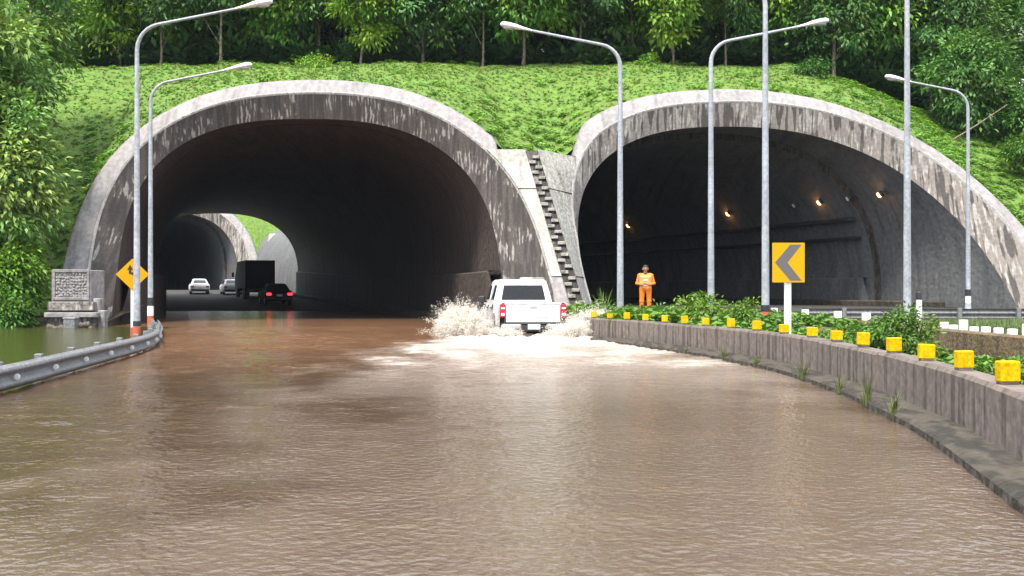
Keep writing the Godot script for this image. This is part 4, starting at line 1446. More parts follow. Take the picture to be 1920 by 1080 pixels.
# ------------------------------------------------------------------ plants
func crown_mesh(sd: int, ctr: Vector3, rad: Vector3, clumps: int, per: int, L: float, col: Color, spread := 0.75, trunk: Array = []) -> Array:
	var r := RandomNumberGenerator.new()
	r.seed = sd
	var b := B.new()
	var where := []
	for k in clumps:
		var d := Vector3(r.randfn(), r.randfn() * 0.9 + 0.1, r.randfn()).normalized()
		var c := ctr + d * rad * pow(r.randf(), 0.38)
		where.append(c)
		var cr := spread * r.randf_range(0.6, 1.15)
		var tone := r.randf_range(0.72, 1.3)
		var warm := r.randf_range(-0.10, 0.22)
		var cc := Color(col.r * tone * (1.0 + warm * 1.6), col.g * tone, col.b * tone * (1.0 - warm))
		for j in per:
			var o := Vector3(r.randfn(), r.randfn() * 0.7, r.randfn()) * (cr * 0.55)
			var dir := (o.normalized() + d * 0.5 + Vector3(r.randfn(), r.randfn(), r.randfn()) * 0.45 + Vector3(0, -0.35, 0)).normalized()
			var up := (Vector3.UP + d * 0.5 + Vector3(r.randfn(), r.randfn(), r.randfn()) * 0.4).normalized()
			if absf(dir.dot(up)) > 0.95: up = Vector3(up.y, -up.x, 0.3).normalized()
			var q := r.randf_range(0.8, 1.2)
			b.col = Color(cc.r * q, cc.g * q, cc.b * q)
			b.leaf(c + o, dir, up, L * r.randf_range(0.7, 1.25), L * r.randf_range(0.34, 0.5), 0.2)
	return [b, where]

func tree(called: String, label: String, sd: int, h: float, rad: float, low: float, clumps: int, per: int, L: float, col: Color, at: Vector3, group: String, thick := 0.14) -> Node3D:
	var r := RandomNumberGenerator.new()
	r.seed = sd * 7 + 1
	var t := thing(called, label, "tree", at, 0.0, group)
	var tb := B.new()
	var pts := []; var rr := []
	var lean := Vector3(r.randf_range(-0.7, 0.7), 0, r.randf_range(-0.5, 0.5))
	for k in 8:
		var f := k / 7.0
		pts.append(Vector3(lean.x * f * f + r.randf_range(-0.06, 0.06), -0.4 + (h * 0.9 + 0.4) * f, lean.z * f * f))
		rr.append(lerpf(thick, thick * 0.25, f) * (1.35 if k == 0 else 1.0))
	tb.tube(pts, rr, 8)
	obj("trunk", tb, M.bark, t)
	var cr := crown_mesh(sd, Vector3(lean.x * 0.5, (h + low) * 0.5, lean.z * 0.5), Vector3(rad, (h - low) * 0.5, rad), clumps, per, L, col)
	var lb := B.new()
	for k in mini(16, cr[1].size()):
		var tip: Vector3 = cr[1][k]
		var f := clampf((tip.y * 0.72) / (h * 0.9), 0.15, 0.85)
		var root: Vector3 = pts[int(f * 7.0)]
		var mid := root.lerp(tip, 0.5) + Vector3(r.randf_range(-0.2, 0.2), 0.25, r.randf_range(-0.2, 0.2))
		lb.tube([root, mid, tip], [thick * 0.36, thick * 0.22, thick * 0.08], 5, false)
	obj("limbs", lb, M.bark, t)
	obj("crown", cr[0], M.leaf, t)
	return t

func bush(called: String, label: String, category: String, sd: int, at: Vector3, rad: Vector3, clumps: int, per: int, L: float, col: Color, group := "", spread := 0.35) -> Node3D:
	var t := thing(called, label, category, at, 0.0, group)
	var cr := crown_mesh(sd, Vector3(0, rad.y * 0.75, 0), rad, clumps, per, L, col, spread)
	obj("foliage", cr[0], M.leaf, t)
	var st := B.new()
	for k in mini(9, cr[1].size()):
		var tip: Vector3 = cr[1][k]
		st.tube([Vector3(tip.x * 0.15, -0.1, tip.z * 0.15), Vector3(tip.x * 0.55, tip.y * 0.6, tip.z * 0.55), tip], [0.02 + L * 0.03, 0.012 + L * 0.02, 0.006], 5, false)
	obj("stems", st, M.bark, t)
	return t

func blade_tuft(sd: int, blades: int, h: float, wd: float, spread: float, col: Color) -> B:
	var r := RandomNumberGenerator.new()
	r.seed = sd
	var b := B.new()
	for k in blades:
		var a := r.randf() * TAU
		var out := Vector3(cos(a), 0, sin(a))
		var q := r.randf_range(0.75, 1.25)
		b.col = Color(col.r * q * r.randf_range(0.9, 1.25), col.g * q, col.b * q)
		var p := out * (spread * 0.25 * r.randf())
		var l := h * r.randf_range(0.55, 1.1)
		var tilt := r.randf_range(0.1, 0.7)
		var side := out.cross(Vector3.UP) * (wd * 0.5)
		var last := p
		for s in 3:
			var f := (s + 1) / 3.0
			var nx := p + Vector3.UP * (l * f * (1.0 - 0.35 * tilt * f)) + out * (spread * tilt * f * f)
			var nn := (out * 0.6 + Vector3.UP * 0.6).normalized()
			var w0 := 1.0 - s / 3.0
			var w1 := 1.0 - f
			b.tri(last - side * w0, last + side * w0, nx + side * w1, nn)
			if s < 2: b.tri(last - side * w0, nx + side * w1, nx - side * w1, nn)
			last = nx
	return b

# ------------------------------------------------------------------ street lamp
func street_lamp(label: String, at: Vector3, h: float, arm: float, dir: float, r0: float, bands: Array, yaw := 0.0) -> Node3D:
	var t := thing("street_lamp", label, "street lamp", at, yaw, "street lamps around the two tunnel mouths")
	var b := B.new()
	var bend := 0.75
	var pts := [Vector3(0, -0.6, 0), Vector3(0, 0.02, 0), Vector3(0, h * 0.5, 0), Vector3(0, h - bend, 0)]
	var rr := [r0, r0, r0 * 0.8, r0 * 0.6]
	for k in range(1, 7):
		var a := (PI * 0.5 - 0.2) * k / 6.0
		pts.append(Vector3(dir * bend * (1.0 - cos(a)), h - bend + bend * sin(a), 0))
		rr.append(r0 * lerpf(0.6, 0.46, k / 6.0))
	b.tube(pts, rr, 14)
	obj("pole", b, M.steel, t)
	var fl := B.new()
	fl.tube([Vector3(0, -0.02, 0), Vector3(0, 0.05, 0), Vector3(0, 0.07, 0), Vector3(0, 0.3, 0)], [r0 * 1.9, r0 * 1.9, r0 * 1.25, r0 * 1.08], 14)
	obj("base_flange", fl, M.steel, t)
	var e: Vector3 = pts[-1]
	var tip := e + Vector3(dir * arm, arm * 0.2, 0)
	var ab := B.new()
	ab.tube([e, e.lerp(tip, 0.5), tip], [r0 * 0.46, r0 * 0.4, r0 * 0.36], 12)
	obj("arm", ab, M.steel, t)
	# luminaire: a long tapering shell, flat below
	var d := (tip - e).normalized()
	var up := Vector3(-d.y, d.x, 0) * dir
	var hb := B.new()
	var P := PackedVector3Array()
	var prof := [[-0.12, 0.045], [0.0, 0.06], [0.2, 0.085], [0.42, 0.135], [0.68, 0.155], [0.86, 0.14], [0.93, 0.1], [0.96, 0.02]]
	for f in prof:
		for s in 17:
			var a := TAU * s / 16.0
			var yy := sin(a)
			P.append(tip + d * f[0] + Vector3(0, 0, 1) * (cos(a) * f[1]) + up * (yy * f[1] * (0.8 if yy > 0 else 0.42)))
	hb.grid(prof.size(), 17, P)
	obj("lamp_head", hb, M.lamp_head, t)
	var gb := B.new()
	gb.ball(tip + d * 0.62 - up * 0.05, Vector3(0.24, 0.055, 0.115), 12, 8)
	obj("lamp_lens", gb, M.lens, t)
	for q in bands:
		var pb := B.new()
		pb.tube([Vector3(0, q[0], 0), Vector3(0, q[1], 0)], [r0 * 1.12, r0 * 1.12], 14)
		obj("painted_band", pb, M[q[2]], t)
	return t

# ------------------------------------------------------------------ vehicles
func wheel(t: Node3D, x: float, z: float, r: float, wd: float, tw: Material, rw: Material) -> void:
	var s := signf(x)
	var tb := B.new()
	tb.tube([Vector3(x - wd * 0.5, r, z), Vector3(x - wd * 0.42, r, z), Vector3(x + wd * 0.42, r, z), Vector3(x + wd * 0.5, r, z)], [r * 0.9, r, r, r * 0.9], 20)
	var ty := obj("wheel", tb, tw, t)
	var rb := B.new()
	rb.tube([Vector3(x + s * wd * 0.3, r, z), Vector3(x + s * wd * 0.53, r, z), Vector3(x + s * wd * 0.55, r, z)], [r * 0.62, r * 0.6, r * 0.2], 14)
	obj("rim", rb, rw, ty)

func loft(rings: Array) -> B:
	# rings: arrays of points of one length, closed; caps at both ends
	var b := B.new()
	var m: int = rings[0].size()
	var ctr := Vector3.ZERO
	for r in rings:
		for p in r: ctr += p
	ctr /= rings.size() * m
	for k in rings.size() - 1:
		for j in m:
			var a: Vector3 = rings[k][j]
			var c2: Vector3 = rings[k][(j + 1) % m]
			var d: Vector3 = rings[k + 1][(j + 1) % m]
			var e: Vector3 = rings[k + 1][j]
			b.quad(a, c2, d, e, (a + d) * 0.5 - ctr)
	for e in [0, rings.size() - 1]:
		var mid := Vector3.ZERO
		for p in rings[e]: mid += p
		mid /= m
		for j in m: b.tri(mid, rings[e][j], rings[e][(j + 1) % m], mid - ctr)
	return b

func rrect(y: float, hx: float, z0: float, z1: float, c: float) -> Array:
	# rounded rectangle in plan at height y
	return [Vector3(-hx + c, y, z0), Vector3(hx - c, y, z0), Vector3(hx - c * 0.3, y, z0 - c * 0.3), Vector3(hx, y, z0 - c), Vector3(hx, y, z1 + c), Vector3(hx - c * 0.3, y, z1 + c * 0.3), Vector3(hx - c, y, z1), Vector3(-hx + c, y, z1), Vector3(-hx + c * 0.3, y, z1 + c * 0.3), Vector3(-hx, y, z1 + c), Vector3(-hx, y, z0 - c), Vector3(-hx + c * 0.3, y, z0 - c * 0.3)]

func pane(a: Vector3, b: Vector3, c: Vector3, d: Vector3, out: Vector3) -> B:
	var m := B.new()
	m.poly([a, b, c, d], out.normalized(), 0.02)
	return m

func pickup(label: String, at: Vector3, turn: float, group := "") -> Node3D:
	# rear face at z = 0, nose at -z
	var t := thing("pickup_truck", label, "pickup truck", at, turn, group)
	# bed sides, fenders and nose: half section lofted along the length with wheel arches
	for s in [-1.0, 1.0]:
		var P := PackedVector3Array()
		var st := 44
		for k in st + 1:
			var z := -5.55 * k / st
			var bot := 0.52
			for wz in [-1.15, -4.55]:
				var dz := absf(z - wz)
				if dz < 0.52: bot = maxf(bot, 0.42 + sqrt(0.27 - dz * dz) if dz < 0.5196 else bot)
			var flare := 0.0
			for wz in [-1.15, -4.55]: flare = maxf(flare, 0.045 * clampf((0.75 - absf(z - wz)) / 0.22, 0.0, 1.0))
			var top := 1.29 if z > -2.0 else 1.24
			if z < -4.2: top = lerpf(1.24, 1.08, clampf((-z - 4.2) / 1.3, 0, 1))
			var nose := 1.0 - 0.10 * clampf((-z - 5.0) / 0.55, 0.0, 1.0)
			var hw := 0.985 * nose
			for q in [[hw - 0.10, bot], [hw + flare, bot + 0.02], [hw + flare, minf(bot + 0.14, top - 0.3)], [hw + flare * 0.5, 1.0], [hw - 0.03, top - 0.1], [hw - 0.05, top - 0.02], [hw - 0.08, top], [hw - 0.15, top], [hw - 0.15, bot + 0.1]]:
				P.append(Vector3(s * q[0], q[1], z))
		var b := B.new()
		b.grid(st + 1, 9, P)
		obj("side_panel", b, M.paint, t)
	var hood := B.new()
	hood.box(Transform3D(Basis(Vector3.RIGHT, 0.1), Vector3(0, 1.14, -4.9)), Vector3(1.7, 0.12, 1.25), 0.05)
	hood.bx(Vector3(0, 0.82, -5.48), Vector3(1.74, 0.5, 0.12), 0.04)
	obj("hood", hood, M.paint, t)
	var under := B.new()
	under.bx(Vector3(0, 0.66, -2.8), Vector3(1.62, 0.28, 5.0), 0.03)
	under.bx(Vector3(0, 0.42, -1.15), Vector3(1.5, 0.12, 0.12), 0.04)
	under.bx(Vector3(0.35, 0.5, -0.9), Vector3(0.3, 0.16, 1.0), 0.04)
	obj("chassis", under, M.trim, t)
	for s in [-1.0, 1.0]:
		for gz in [-2.0, -3.15, -4.15]:
			var gp := B.new()
			gp.bx(Vector3(s * 0.972, 0.92, gz), Vector3(0.04, 0.62, 0.02), 0.0)
			obj("panel_gap", gp, M.trim, t)
		var dh := B.new()
		for gz in [-2.35, -3.4]: dh.bx(Vector3(s * 0.985, 1.12, gz), Vector3(0.04, 0.04, 0.2), 0.01)
		obj("door_handle", dh, M.trim, t)
	var bed := B.new()
	bed.bx(Vector3(0, 0.84, -1.05), Vector3(1.68, 0.06, 1.95), 0.01)
	obj("bed_floor", bed, M.trim, t)
	var tg := B.new()
	tg.bx(Vector3(0, 1.005, -0.025), Vector3(1.6, 0.57, 0.07), 0.018)
	tg.bx(Vector3(0, 1.03, 0.014), Vector3(1.3, 0.3, 0.012), 0.005)
	tg.box(Transform3D(Basis(), Vector3(0, 1.27, -0.02)), Vector3(1.6, 0.045, 0.1), 0.02)
	var tgo := obj("tailgate", tg, M.paint, t)
	var hd := B.new()
	hd.bx(Vector3(0, 1.17, 0.02), Vector3(0.22, 0.07, 0.025), 0.01)
	obj("handle", hd, M.chrome, tgo)
	# cab shell as posts and roof, so the windows are real openings with panes
	var cab := loft([rrect(1.95, 0.75, -2.18, -3.95, 0.12), rrect(2.0, 0.68, -2.26, -3.85, 0.14)])
	var r0 := rrect(1.22, 0.925, -1.98, -4.45, 0.12)
	var r1 := rrect(1.36, 0.905, -2.02, -4.36, 0.12)
	var r2 := rrect(1.82, 0.79, -2.13, -4.05, 0.12)
	var r3 := rrect(1.95, 0.75, -2.18, -3.95, 0.12)
	var ctr := Vector3(0, 1.5, -3.1)
	for pr in [[r0, r1], [r2, r3]]:
		for j in 12:
			cab.quad(pr[0][j], pr[0][(j + 1) % 12], pr[1][(j + 1) % 12], pr[1][j], (pr[0][j] + pr[1][(j + 1) % 12]) * 0.5 - ctr)
	for j in [1, 2, 5, 6 + 0, 7, 8, 10, 11]:
		if j == 6: continue
		cab.quad(r1[j], r1[(j + 1) % 12], r2[(j + 1) % 12], r2[j], (r1[j] + r2[(j + 1) % 12]) * 0.5 - ctr)
	for s in [-1.0, 1.0]:
		cab.box(Transform3D(Basis(Vector3.BACK, s * 0.22), Vector3(s * 0.855, 1.59, -3.15)), Vector3(0.05, 0.5, 0.12), 0.01)
		# corner posts beside the rear window
		cab.quad(Vector3(s * 0.785, 1.36, -2.02), Vector3(s * 0.69, 1.36, -2.022), Vector3(s * 0.60, 1.82, -2.132), Vector3(s * 0.67, 1.82, -2.13), Vector3(0, 0, 1))
	obj("cab", cab, M.paint, t)
	obj("rear_window", pane(Vector3(-0.73, 1.37, -2.03), Vector3(0.73, 1.37, -2.03), Vector3(0.65, 1.815, -2.136), Vector3(-0.65, 1.815, -2.136), Vector3(0, 0.23, 1)), M.pane, t)
	obj("windscreen", pane(Vector3(-0.78, 1.37, -4.35), Vector3(0.78, 1.37, -4.35), Vector3(0.66, 1.81, -4.06), Vector3(-0.66, 1.81, -4.06), Vector3(0, 0.5, -1)), M.pane, t)
	for s in [-1.0, 1.0]:
		obj("side_window", pane(Vector3(s * 0.907, 1.37, -2.16), Vector3(s * 0.907, 1.37, -3.1), Vector3(s * 0.795, 1.81, -3.1), Vector3(s * 0.795, 1.81, -2.26), Vector3(s, 0.25, 0)), M.glass, t)
		obj("side_window", pane(Vector3(s * 0.907, 1.37, -3.2), Vector3(s * 0.907, 1.37, -4.2), Vector3(s * 0.795, 1.81, -3.93), Vector3(s * 0.795, 1.81, -3.2), Vector3(s, 0.25, 0)), M.glass, t)
	var seats := B.new()
	for sx in [-0.4, 0.4]:
		seats.bx(Vector3(sx, 1.32, -2.55), Vector3(0.56, 0.5, 0.14), 0.06)
		seats.bx(Vector3(sx, 1.36, -3.5), Vector3(0.5, 0.56, 0.14), 0.06)
		seats.bx(Vector3(sx, 1.70, -3.5), Vector3(0.24, 0.16, 0.1), 0.04)
	seats.bx(Vector3(0, 1.2, -3.2), Vector3(1.7, 0.1, 2.2), 0.02)
	obj("seat", seats, M.seat, t)
	var cargo := B.new()
	cargo.ball(Vector3(-0.32, 1.42, -2.32), Vector3(0.26, 0.1, 0.12), 10, 7)
	cargo.ball(Vector3(0.42, 1.47, -2.34), Vector3(0.2, 0.16, 0.1), 10, 7)
	cargo.box(Transform3D(Basis(Vector3.BACK, 0.5), Vector3(0.16, 1.6, -2.34)), Vector3(0.34, 0.05, 0.06), 0.02)
	obj("cab_clutter", cargo, M.panel, t)
	for s in [-1.0, 1.0]:
		var tl := B.new()
		tl.bx(Vector3(s * 0.895, 1.06, -0.02), Vector3(0.17, 0.40, 0.1), 0.025)
		var lo := obj("tail_light", tl, M.tail_red, t)
		var rv := B.new()
		rv.bx(Vector3(s * 0.895, 0.96, 0.034), Vector3(0.11, 0.07, 0.012), 0.004)
		rv.bx(Vector3(s * 0.895, 1.14, 0.034), Vector3(0.11, 0.05, 0.012), 0.004)
		obj("reversing_lens", rv, M.lamp_head, lo)
		var mi := B.new()
		mi.bx(Vector3(s * 1.1, 1.36, -4.0), Vector3(0.22, 0.24, 0.12), 0.04)
		mi.tube([Vector3(s * 0.9, 1.3, -4.02), Vector3(s * 1.04, 1.32, -4.0)], [0.03, 0.025], 6)
		obj("wing_mirror", mi, M.trim, t)
	var bo: MeshInstance3D
	for s in [-1.0, 1.0]:
		var bp := B.new()
		bp.bx(Vector3(s * 0.66, 0.60, 0.09), Vector3(0.6, 0.17, 0.2), 0.04)
		bo = obj("bumper", bp, M.chrome, t)
	var bm := B.new()
	bm.bx(Vector3(0, 0.56, 0.07), Vector3(0.74, 0.2, 0.16), 0.02)
	bm.bx(Vector3(0, 0.69, 0.06), Vector3(1.9, 0.04, 0.2), 0.015)
	obj("bumper_step", bm, M.trim, bo)
	var pl := B.new()
	pl.bx(Vector3(0, 0.60, 0.162), Vector3(0.36, 0.15, 0.012), 0.004)
	obj("number_plate", pl, M.plate, t)
	for x in [-0.86, 0.86]:
		for z in [-1.15, -4.55]: wheel(t, x, z, 0.40, 0.26, M.tyre, M.chrome)
	return t

func sedan(called: String, label: String, at: Vector3, turn: float, paint: Material, tail: Material, sc := 1.0) -> Node3D:
	var t := thing(called, label, "car", at, turn, "")
	t.scale = Vector3.ONE * sc
	obj("body", loft([rrect(0.28, 0.80, -0.08, -4.4, 0.15), rrect(0.5, 0.88, 0.0, -4.5, 0.18), rrect(0.78, 0.88, -0.02, -4.48, 0.18), rrect(0.98, 0.80, -0.12, -4.3, 0.2)]), paint, t)
	obj("cabin", loft([rrect(0.97, 0.78, -0.55, -3.4, 0.15), rrect(1.38, 0.60, -1.15, -2.7, 0.15), rrect(1.44, 0.52, -1.3, -2.5, 0.15)]), paint, t)
	obj("rear_window", pane(Vector3(-0.62, 1.03, -0.63), Vector3(0.62, 1.03, -0.63), Vector3(0.48, 1.34, -1.09), Vector3(-0.48, 1.34, -1.09), Vector3(0, 1.4, 1)), M.glass, t)
	for s in [-1.0, 1.0]:
		obj("side_window", pane(Vector3(s * 0.772, 1.03, -0.9), Vector3(s * 0.772, 1.03, -3.0), Vector3(s * 0.63, 1.34, -2.6), Vector3(s * 0.63, 1.34, -1.25), Vector3(s, 0.45, 0)), M.glass, t)
		var tl := B.new()
		tl.bx(Vector3(s * 0.68, 0.74, 0.0), Vector3(0.3, 0.14, 0.06), 0.02)
		obj("tail_light", tl, tail, t)
	var bp := B.new()
	bp.bx(Vector3(0, 0.42, 0.02), Vector3(1.6, 0.16, 0.08), 0.03)
	obj("bumper", bp, M.trim, t)
	var pl := B.new()
	pl.bx(Vector3(0, 0.66, 0.02), Vector3(0.36, 0.13, 0.02), 0.005)
	obj("number_plate", pl, M.plate, t)
	for x in [-0.76, 0.76]:
		for z in [-0.95, -3.6]: wheel(t, x, z, 0.31, 0.2, M.tyre, M.chrome)
	return t

func lorry(label: String, at: Vector3, turn: float) -> void:
	var t := thing("lorry", label, "truck", at, turn)
	var b := B.new()
	b.bx(Vector3(0, 2.05, -3.2), Vector3(2.4, 2.3, 6.2), 0.04)
	obj("cargo_box", b, M.dark_paint, t)
	var dm := B.new()
	for s in [-1.0, 1.0]:
		dm.bx(Vector3(s * 0.585, 2.05, -0.085), Vector3(1.12, 2.1, 0.03), 0.01)
	obj("rear_door", dm, M.dark_paint, t)
	var cb := loft([rrect(0.7, 1.15, -6.5, -8.4, 0.12), rrect(1.8, 1.15, -6.5, -8.4, 0.15), rrect(2.8, 1.05, -6.6, -8.1, 0.2)])
	obj("cab", cb, M.dark_paint, t)
	var ch := B.new()
	ch.bx(Vector3(0, 0.78, -4.0), Vector3(0.9, 0.2, 8.0), 0.02)
	ch.bx(Vector3(0, 0.62, -0.15), Vector3(2.2, 0.12, 0.1), 0.02)
	obj("chassis", ch, M.trim, t)
	for x in [-0.98, 0.98]:
		for z in [-1.4, -2.6, -7.2]: wheel(t, x, z, 0.48, 0.32, M.tyre, M.trim)
	for s in [-1.0, 1.0]:
		var f := B.new()
		f.bx(Vector3(s * 0.98, 0.4, -0.75), Vector3(0.4, 0.5, 0.02), 0.005)
		obj("mud_flap", f, M.trim, t)
		var mr := B.new()
		mr.bx(Vector3(s * 1.35, 2.1, -8.0), Vector3(0.2, 0.4, 0.08), 0.03)
		obj("mirror", mr, M.trim, t)

# ------------------------------------------------------------------ bodies
func field_mesh(b: B, bones: Array, cell: float, k: float) -> void:
	# surface nets of smoothly joined tapered capsules; bone = [a, b, ra, rb, colour]
	var lo := Vector3.ONE * 1e9
	var hi := Vector3.ONE * -1e9
	for q in bones:
		for e in 2:
			var rr: Vector3 = Vector3.ONE * (q[2 + e] + cell * 3.0)
			lo = lo.min(q[e] - rr); hi = hi.max(q[e] + rr)
	var N := Vector3i(((hi - lo) / cell).ceil()) + Vector3i.ONE
	var F := PackedFloat32Array()
	F.resize(N.x * N.y * N.z)
	F.fill(1e3)
	var sy := N.z
	var sx := N.y * N.z
	for q in bones:
		var a: Vector3 = q[0]
		var d: Vector3 = q[1] - a
		var dd := maxf(d.length_squared(), 1e-9)
		var ra: float = q[2]
		var rb: float = q[3]
		var rr := Vector3.ONE * (maxf(ra, rb) + k + cell * 2.0)
		var i0 := Vector3i(((a.min(q[1]) - rr - lo) / cell).floor()).clamp(Vector3i.ZERO, N - Vector3i.ONE)
		var i1 := Vector3i(((a.max(q[1]) + rr - lo) / cell).ceil()).clamp(Vector3i.ZERO, N - Vector3i.ONE)
		for x in range(i0.x, i1.x + 1):
			for y in range(i0.y, i1.y + 1):
				for z in range(i0.z, i1.z + 1):
					var p := lo + Vector3(x, y, z) * cell - a
					var t := clampf(p.dot(d) / dd, 0.0, 1.0)
					var s := (p - d * t).length() - lerpf(ra, rb, t)
					var at := x * sx + y * sy + z
					var o := F[at]
					var h := maxf(k - absf(o - s), 0.0) / k
					F[at] = minf(o, s) - h * h * k * 0.25
	var id := {}
	for x in N.x - 1:
		for y in N.y - 1:
			for z in N.z - 1:
				var at := x * sx + y * sy + z
				if F[at] > cell * 2.5 or F[at] < -cell * 2.5: continue
				var sum := Vector3.ZERO
				var cnt := 0
				for e in 12:
					var ax := e / 4
					var u := (e & 1)
					var v2 := (e >> 1) & 1
					var o := Vector3i.ZERO
					o[(ax + 1) % 3] = u; o[(ax + 2) % 3] = v2
					var o2 := o
					o2[ax] = 1
					var f0 := F[at + o.x * sx + o.y * sy + o.z]
					var f1 := F[at + o2.x * sx + o2.y * sy + o2.z]
					if (f0 < 0.0) != (f1 < 0.0):
						var p := Vector3(o)
						p[ax] += f0 / (f0 - f1)
						sum += p
						cnt += 1
				if cnt > 0:
					var p := lo + (Vector3(x, y, z) + sum / cnt) * cell
					var g := Vector3(F[at + sx] - F[at], F[at + sy] - F[at], F[at + 1] - F[at]).normalized()
					var best := 1e9
					for q in bones:
						var a: Vector3 = q[0]
						var d: Vector3 = q[1] - a
						var t := clampf((p - a).dot(d) / maxf(d.length_squared(), 1e-9), 0.0, 1.0)
						var s := (p - a - d * t).length() - lerpf(q[2], q[3], t)
						if s < best:
							best = s
							b.col = q[4]
					id[at] = b.vert(p, g)
	for x in range(1, N.x - 1):
		for y in range(1, N.y - 1):
			for z in range(1, N.z - 1):
				var at := x * sx + y * sy + z
				if F[at] > cell * 2.0 or F[at] < -cell * 2.0: continue
				for ax in 3:
					var st: int = [sx, sy, 1][ax]
					if (F[at] < 0.0) == (F[at + st] < 0.0): continue
					var u: int = [sy, 1, sx][ax]
					var v2: int = [1, sx, sy][ax]
					var q := [at, at - u, at - u - v2, at - v2]
					if not (id.has(q[0]) and id.has(q[1]) and id.has(q[2]) and id.has(q[3])): continue
					var r := [id[q[0]], id[q[1]], id[q[2]], id[q[3]]]
					if F[at] < 0.0: b.i.append_array(PackedInt32Array([r[0], r[2], r[1], r[0], r[3], r[2]]))
					else: b.i.append_array(PackedInt32Array([r[0], r[1], r[2], r[0], r[2], r[3]]))

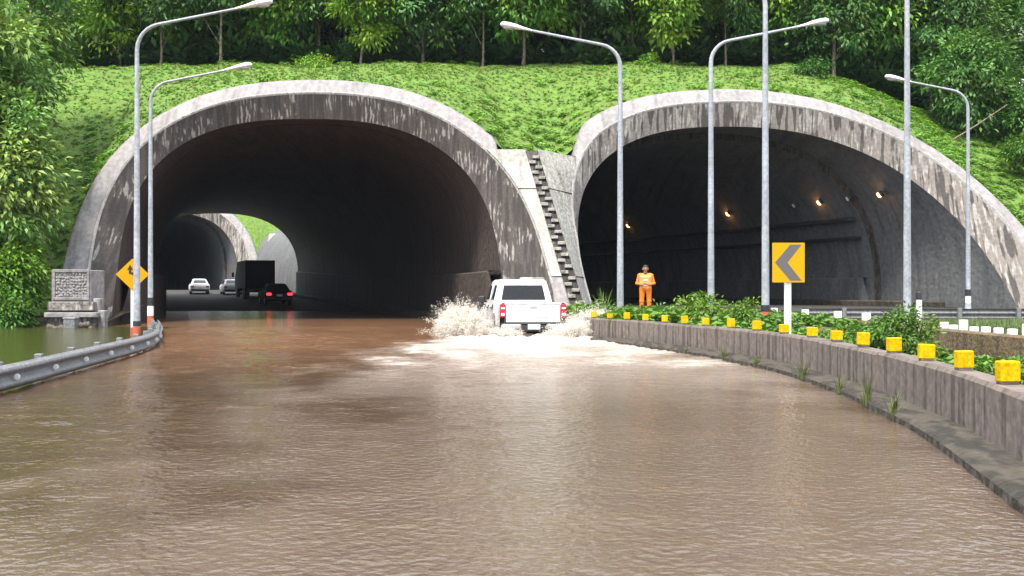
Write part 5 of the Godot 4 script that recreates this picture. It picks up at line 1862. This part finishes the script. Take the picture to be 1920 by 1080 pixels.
func person(label: String, at: Vector3, turn: float) -> void:
	# faces +z; stands with bent arms, hands held together in front of the belly
	var t := thing("person", label, "person", at, turn)
	t.scale = Vector3(1.12, 1.06, 1.1)
	var top := Color(0.86, 0.22, 0.03)
	var pale := Color(0.88, 0.36, 0.13)
	var leg := Color(0.82, 0.19, 0.015)
	var skin := Color(0.36, 0.18, 0.11)
	var shoe := Color(0.03, 0.03, 0.03)
	var bones := []
	for s in [-1.0, 1.0]:
		bones.append([Vector3(s * 0.10, 0.90, 0), Vector3(s * 0.115, 0.50, 0.02), 0.098, 0.072, leg])
		bones.append([Vector3(s * 0.115, 0.50, 0.02), Vector3(s * 0.13, 0.10, -0.02 + 0.05 * s), 0.074, 0.062, leg])
		bones.append([Vector3(s * 0.13, 0.05, -0.05 + 0.05 * s), Vector3(s * 0.16, 0.04, 0.12 + 0.05 * s), 0.052, 0.042, shoe])
		bones.append([Vector3(s * 0.15, 1.39, -0.01), Vector3(s * 0.19, 1.37, 0.0), 0.066, 0.064, top])
		bones.append([Vector3(s * 0.19, 1.37, 0.0), Vector3(s * 0.27, 1.10, -0.02), 0.06, 0.05, top])
		bones.append([Vector3(s * 0.27, 1.10, -0.02), Vector3(s * 0.10, 1.06, 0.19), 0.047, 0.036, top])
		bones.append([Vector3(s * 0.10, 1.06, 0.19), Vector3(s * 0.075, 1.065, 0.215), 0.03, 0.03, skin])
		bones.append([Vector3(s * 0.085, 1.30, 0.01), Vector3(s * 0.08, 1.15, 0.02), 0.115, 0.105, pale])
		bones.append([Vector3(s * 0.07, 1.36, 0.0), Vector3(s * 0.085, 1.30, 0.01), 0.09, 0.115, top])
		bones.append([Vector3(s * 0.07, 1.10, 0.01), Vector3(s * 0.075, 0.97, 0.0), 0.108, 0.112, pale])
		bones.append([Vector3(s * 0.07, 0.93, 0.0), Vector3(s * 0.08, 0.90, 0.0), 0.112, 0.108, leg])
	bones.append([Vector3(0, 1.40, -0.01), Vector3(0, 1.50, 0.01), 0.066, 0.055, skin])
	var b := B.new()
	field_mesh(b, bones, 0.02, 0.03)
	# head and face
	var hd := [[Vector3(0, 1.60, -0.01), Vector3(0, 1.63, -0.02), 0.082, 0.088, skin], [Vector3(0, 1.56, 0.035), Vector3(0, 1.535, 0.045), 0.055, 0.04, skin], [Vector3(0, 1.59, 0.085), Vector3(0, 1.57, 0.10), 0.012, 0.016, skin],
		[Vector3(-0.02, 1.543, 0.083), Vector3(0.02, 1.543, 0.083), 0.012, 0.012, Color(0.3, 0.1, 0.08)], [Vector3(0, 1.46, 0.0), Vector3(0, 1.54, 0.01), 0.052, 0.05, skin]]
	for s in [-1.0, 1.0]:
		hd.append([Vector3(s * 0.088, 1.60, -0.005), Vector3(s * 0.09, 1.57, 0.0), 0.016, 0.012, skin])
		hd.append([Vector3(s * 0.03, 1.603, 0.078), Vector3(s * 0.034, 1.603, 0.078), 0.011, 0.011, Color(0.04, 0.03, 0.03)])
	field_mesh(b, hd, 0.008, 0.014)
	# hands: palm, four unequal bent fingers and a thumb each
	for s in [-1.0, 1.0]:
		var hb := []
		var wr := Vector3(s * 0.085, 1.062, 0.205)
		var palm := Vector3(s * 0.03, 1.07, 0.25)
		hb.append([wr, palm, 0.026, 0.03, skin])
		for f in 4:
			var o := Vector3(0, 0.028 - 0.018 * f, 0)
			var l: float = [0.9, 1.0, 0.95, 0.78][f]
			var p0 := palm + o + Vector3(-s * 0.008, 0, 0.008)
			var p1 := p0 + Vector3(-s * 0.036, 0.0, 0.016) * l
			var p2 := p1 + Vector3(-s * 0.022, -0.004, -0.016) * l
			hb.append([p0, p1, 0.010, 0.009, skin]); hb.append([p1, p2, 0.009, 0.008, skin])
		hb.append([palm + Vector3(s * 0.02, 0.02, 0.0), palm + Vector3(-s * 0.0, 0.056, 0.012), 0.012, 0.010, skin])
		hb.append([palm + Vector3(-s * 0.0, 0.056, 0.012), palm + Vector3(-s * 0.026, 0.062, 0.014), 0.010, 0.008, skin])
		field_mesh(b, hb, 0.006, 0.006)
	obj("body", b, M.cloth, t)
	var h := B.new()
	var P := PackedVector3Array()
	for a in 9:
		var th := PI * 0.60 * a / 8.0
		for q in 17:
			var ph := TAU * q / 16.0
			var front := maxf(0.0, sin(ph))
			var tt := th * (1.0 - 0.38 * front)
			P.append(Vector3(0, 1.635, -0.02) + Vector3(0.096 * sin(tt) * cos(ph), 0.098 * cos(tt), 0.104 * sin(tt) * sin(ph)))
	h.grid(9, 17, P)
	obj("hair", h, M.hair, t)
	var cl := B.new()
	cl.tube([Vector3(0, 1.43, -0.005), Vector3(0, 1.475, 0.005)], [0.085, 0.068], 14, false)
	obj("collar", cl, M.trim, t)
	for y in [1.02, 1.2]:
		var rb := B.new()
		var PR := PackedVector3Array()
		for j in 2:
			for q in 25:
				var ph := TAU * q / 24.0
				PR.append(Vector3(0.192 * cos(ph), y + j * 0.045, 0.01 + 0.122 * sin(ph)))
		rb.grid(2, 25, PR)
		obj("reflective_band", rb, M.plate, t)
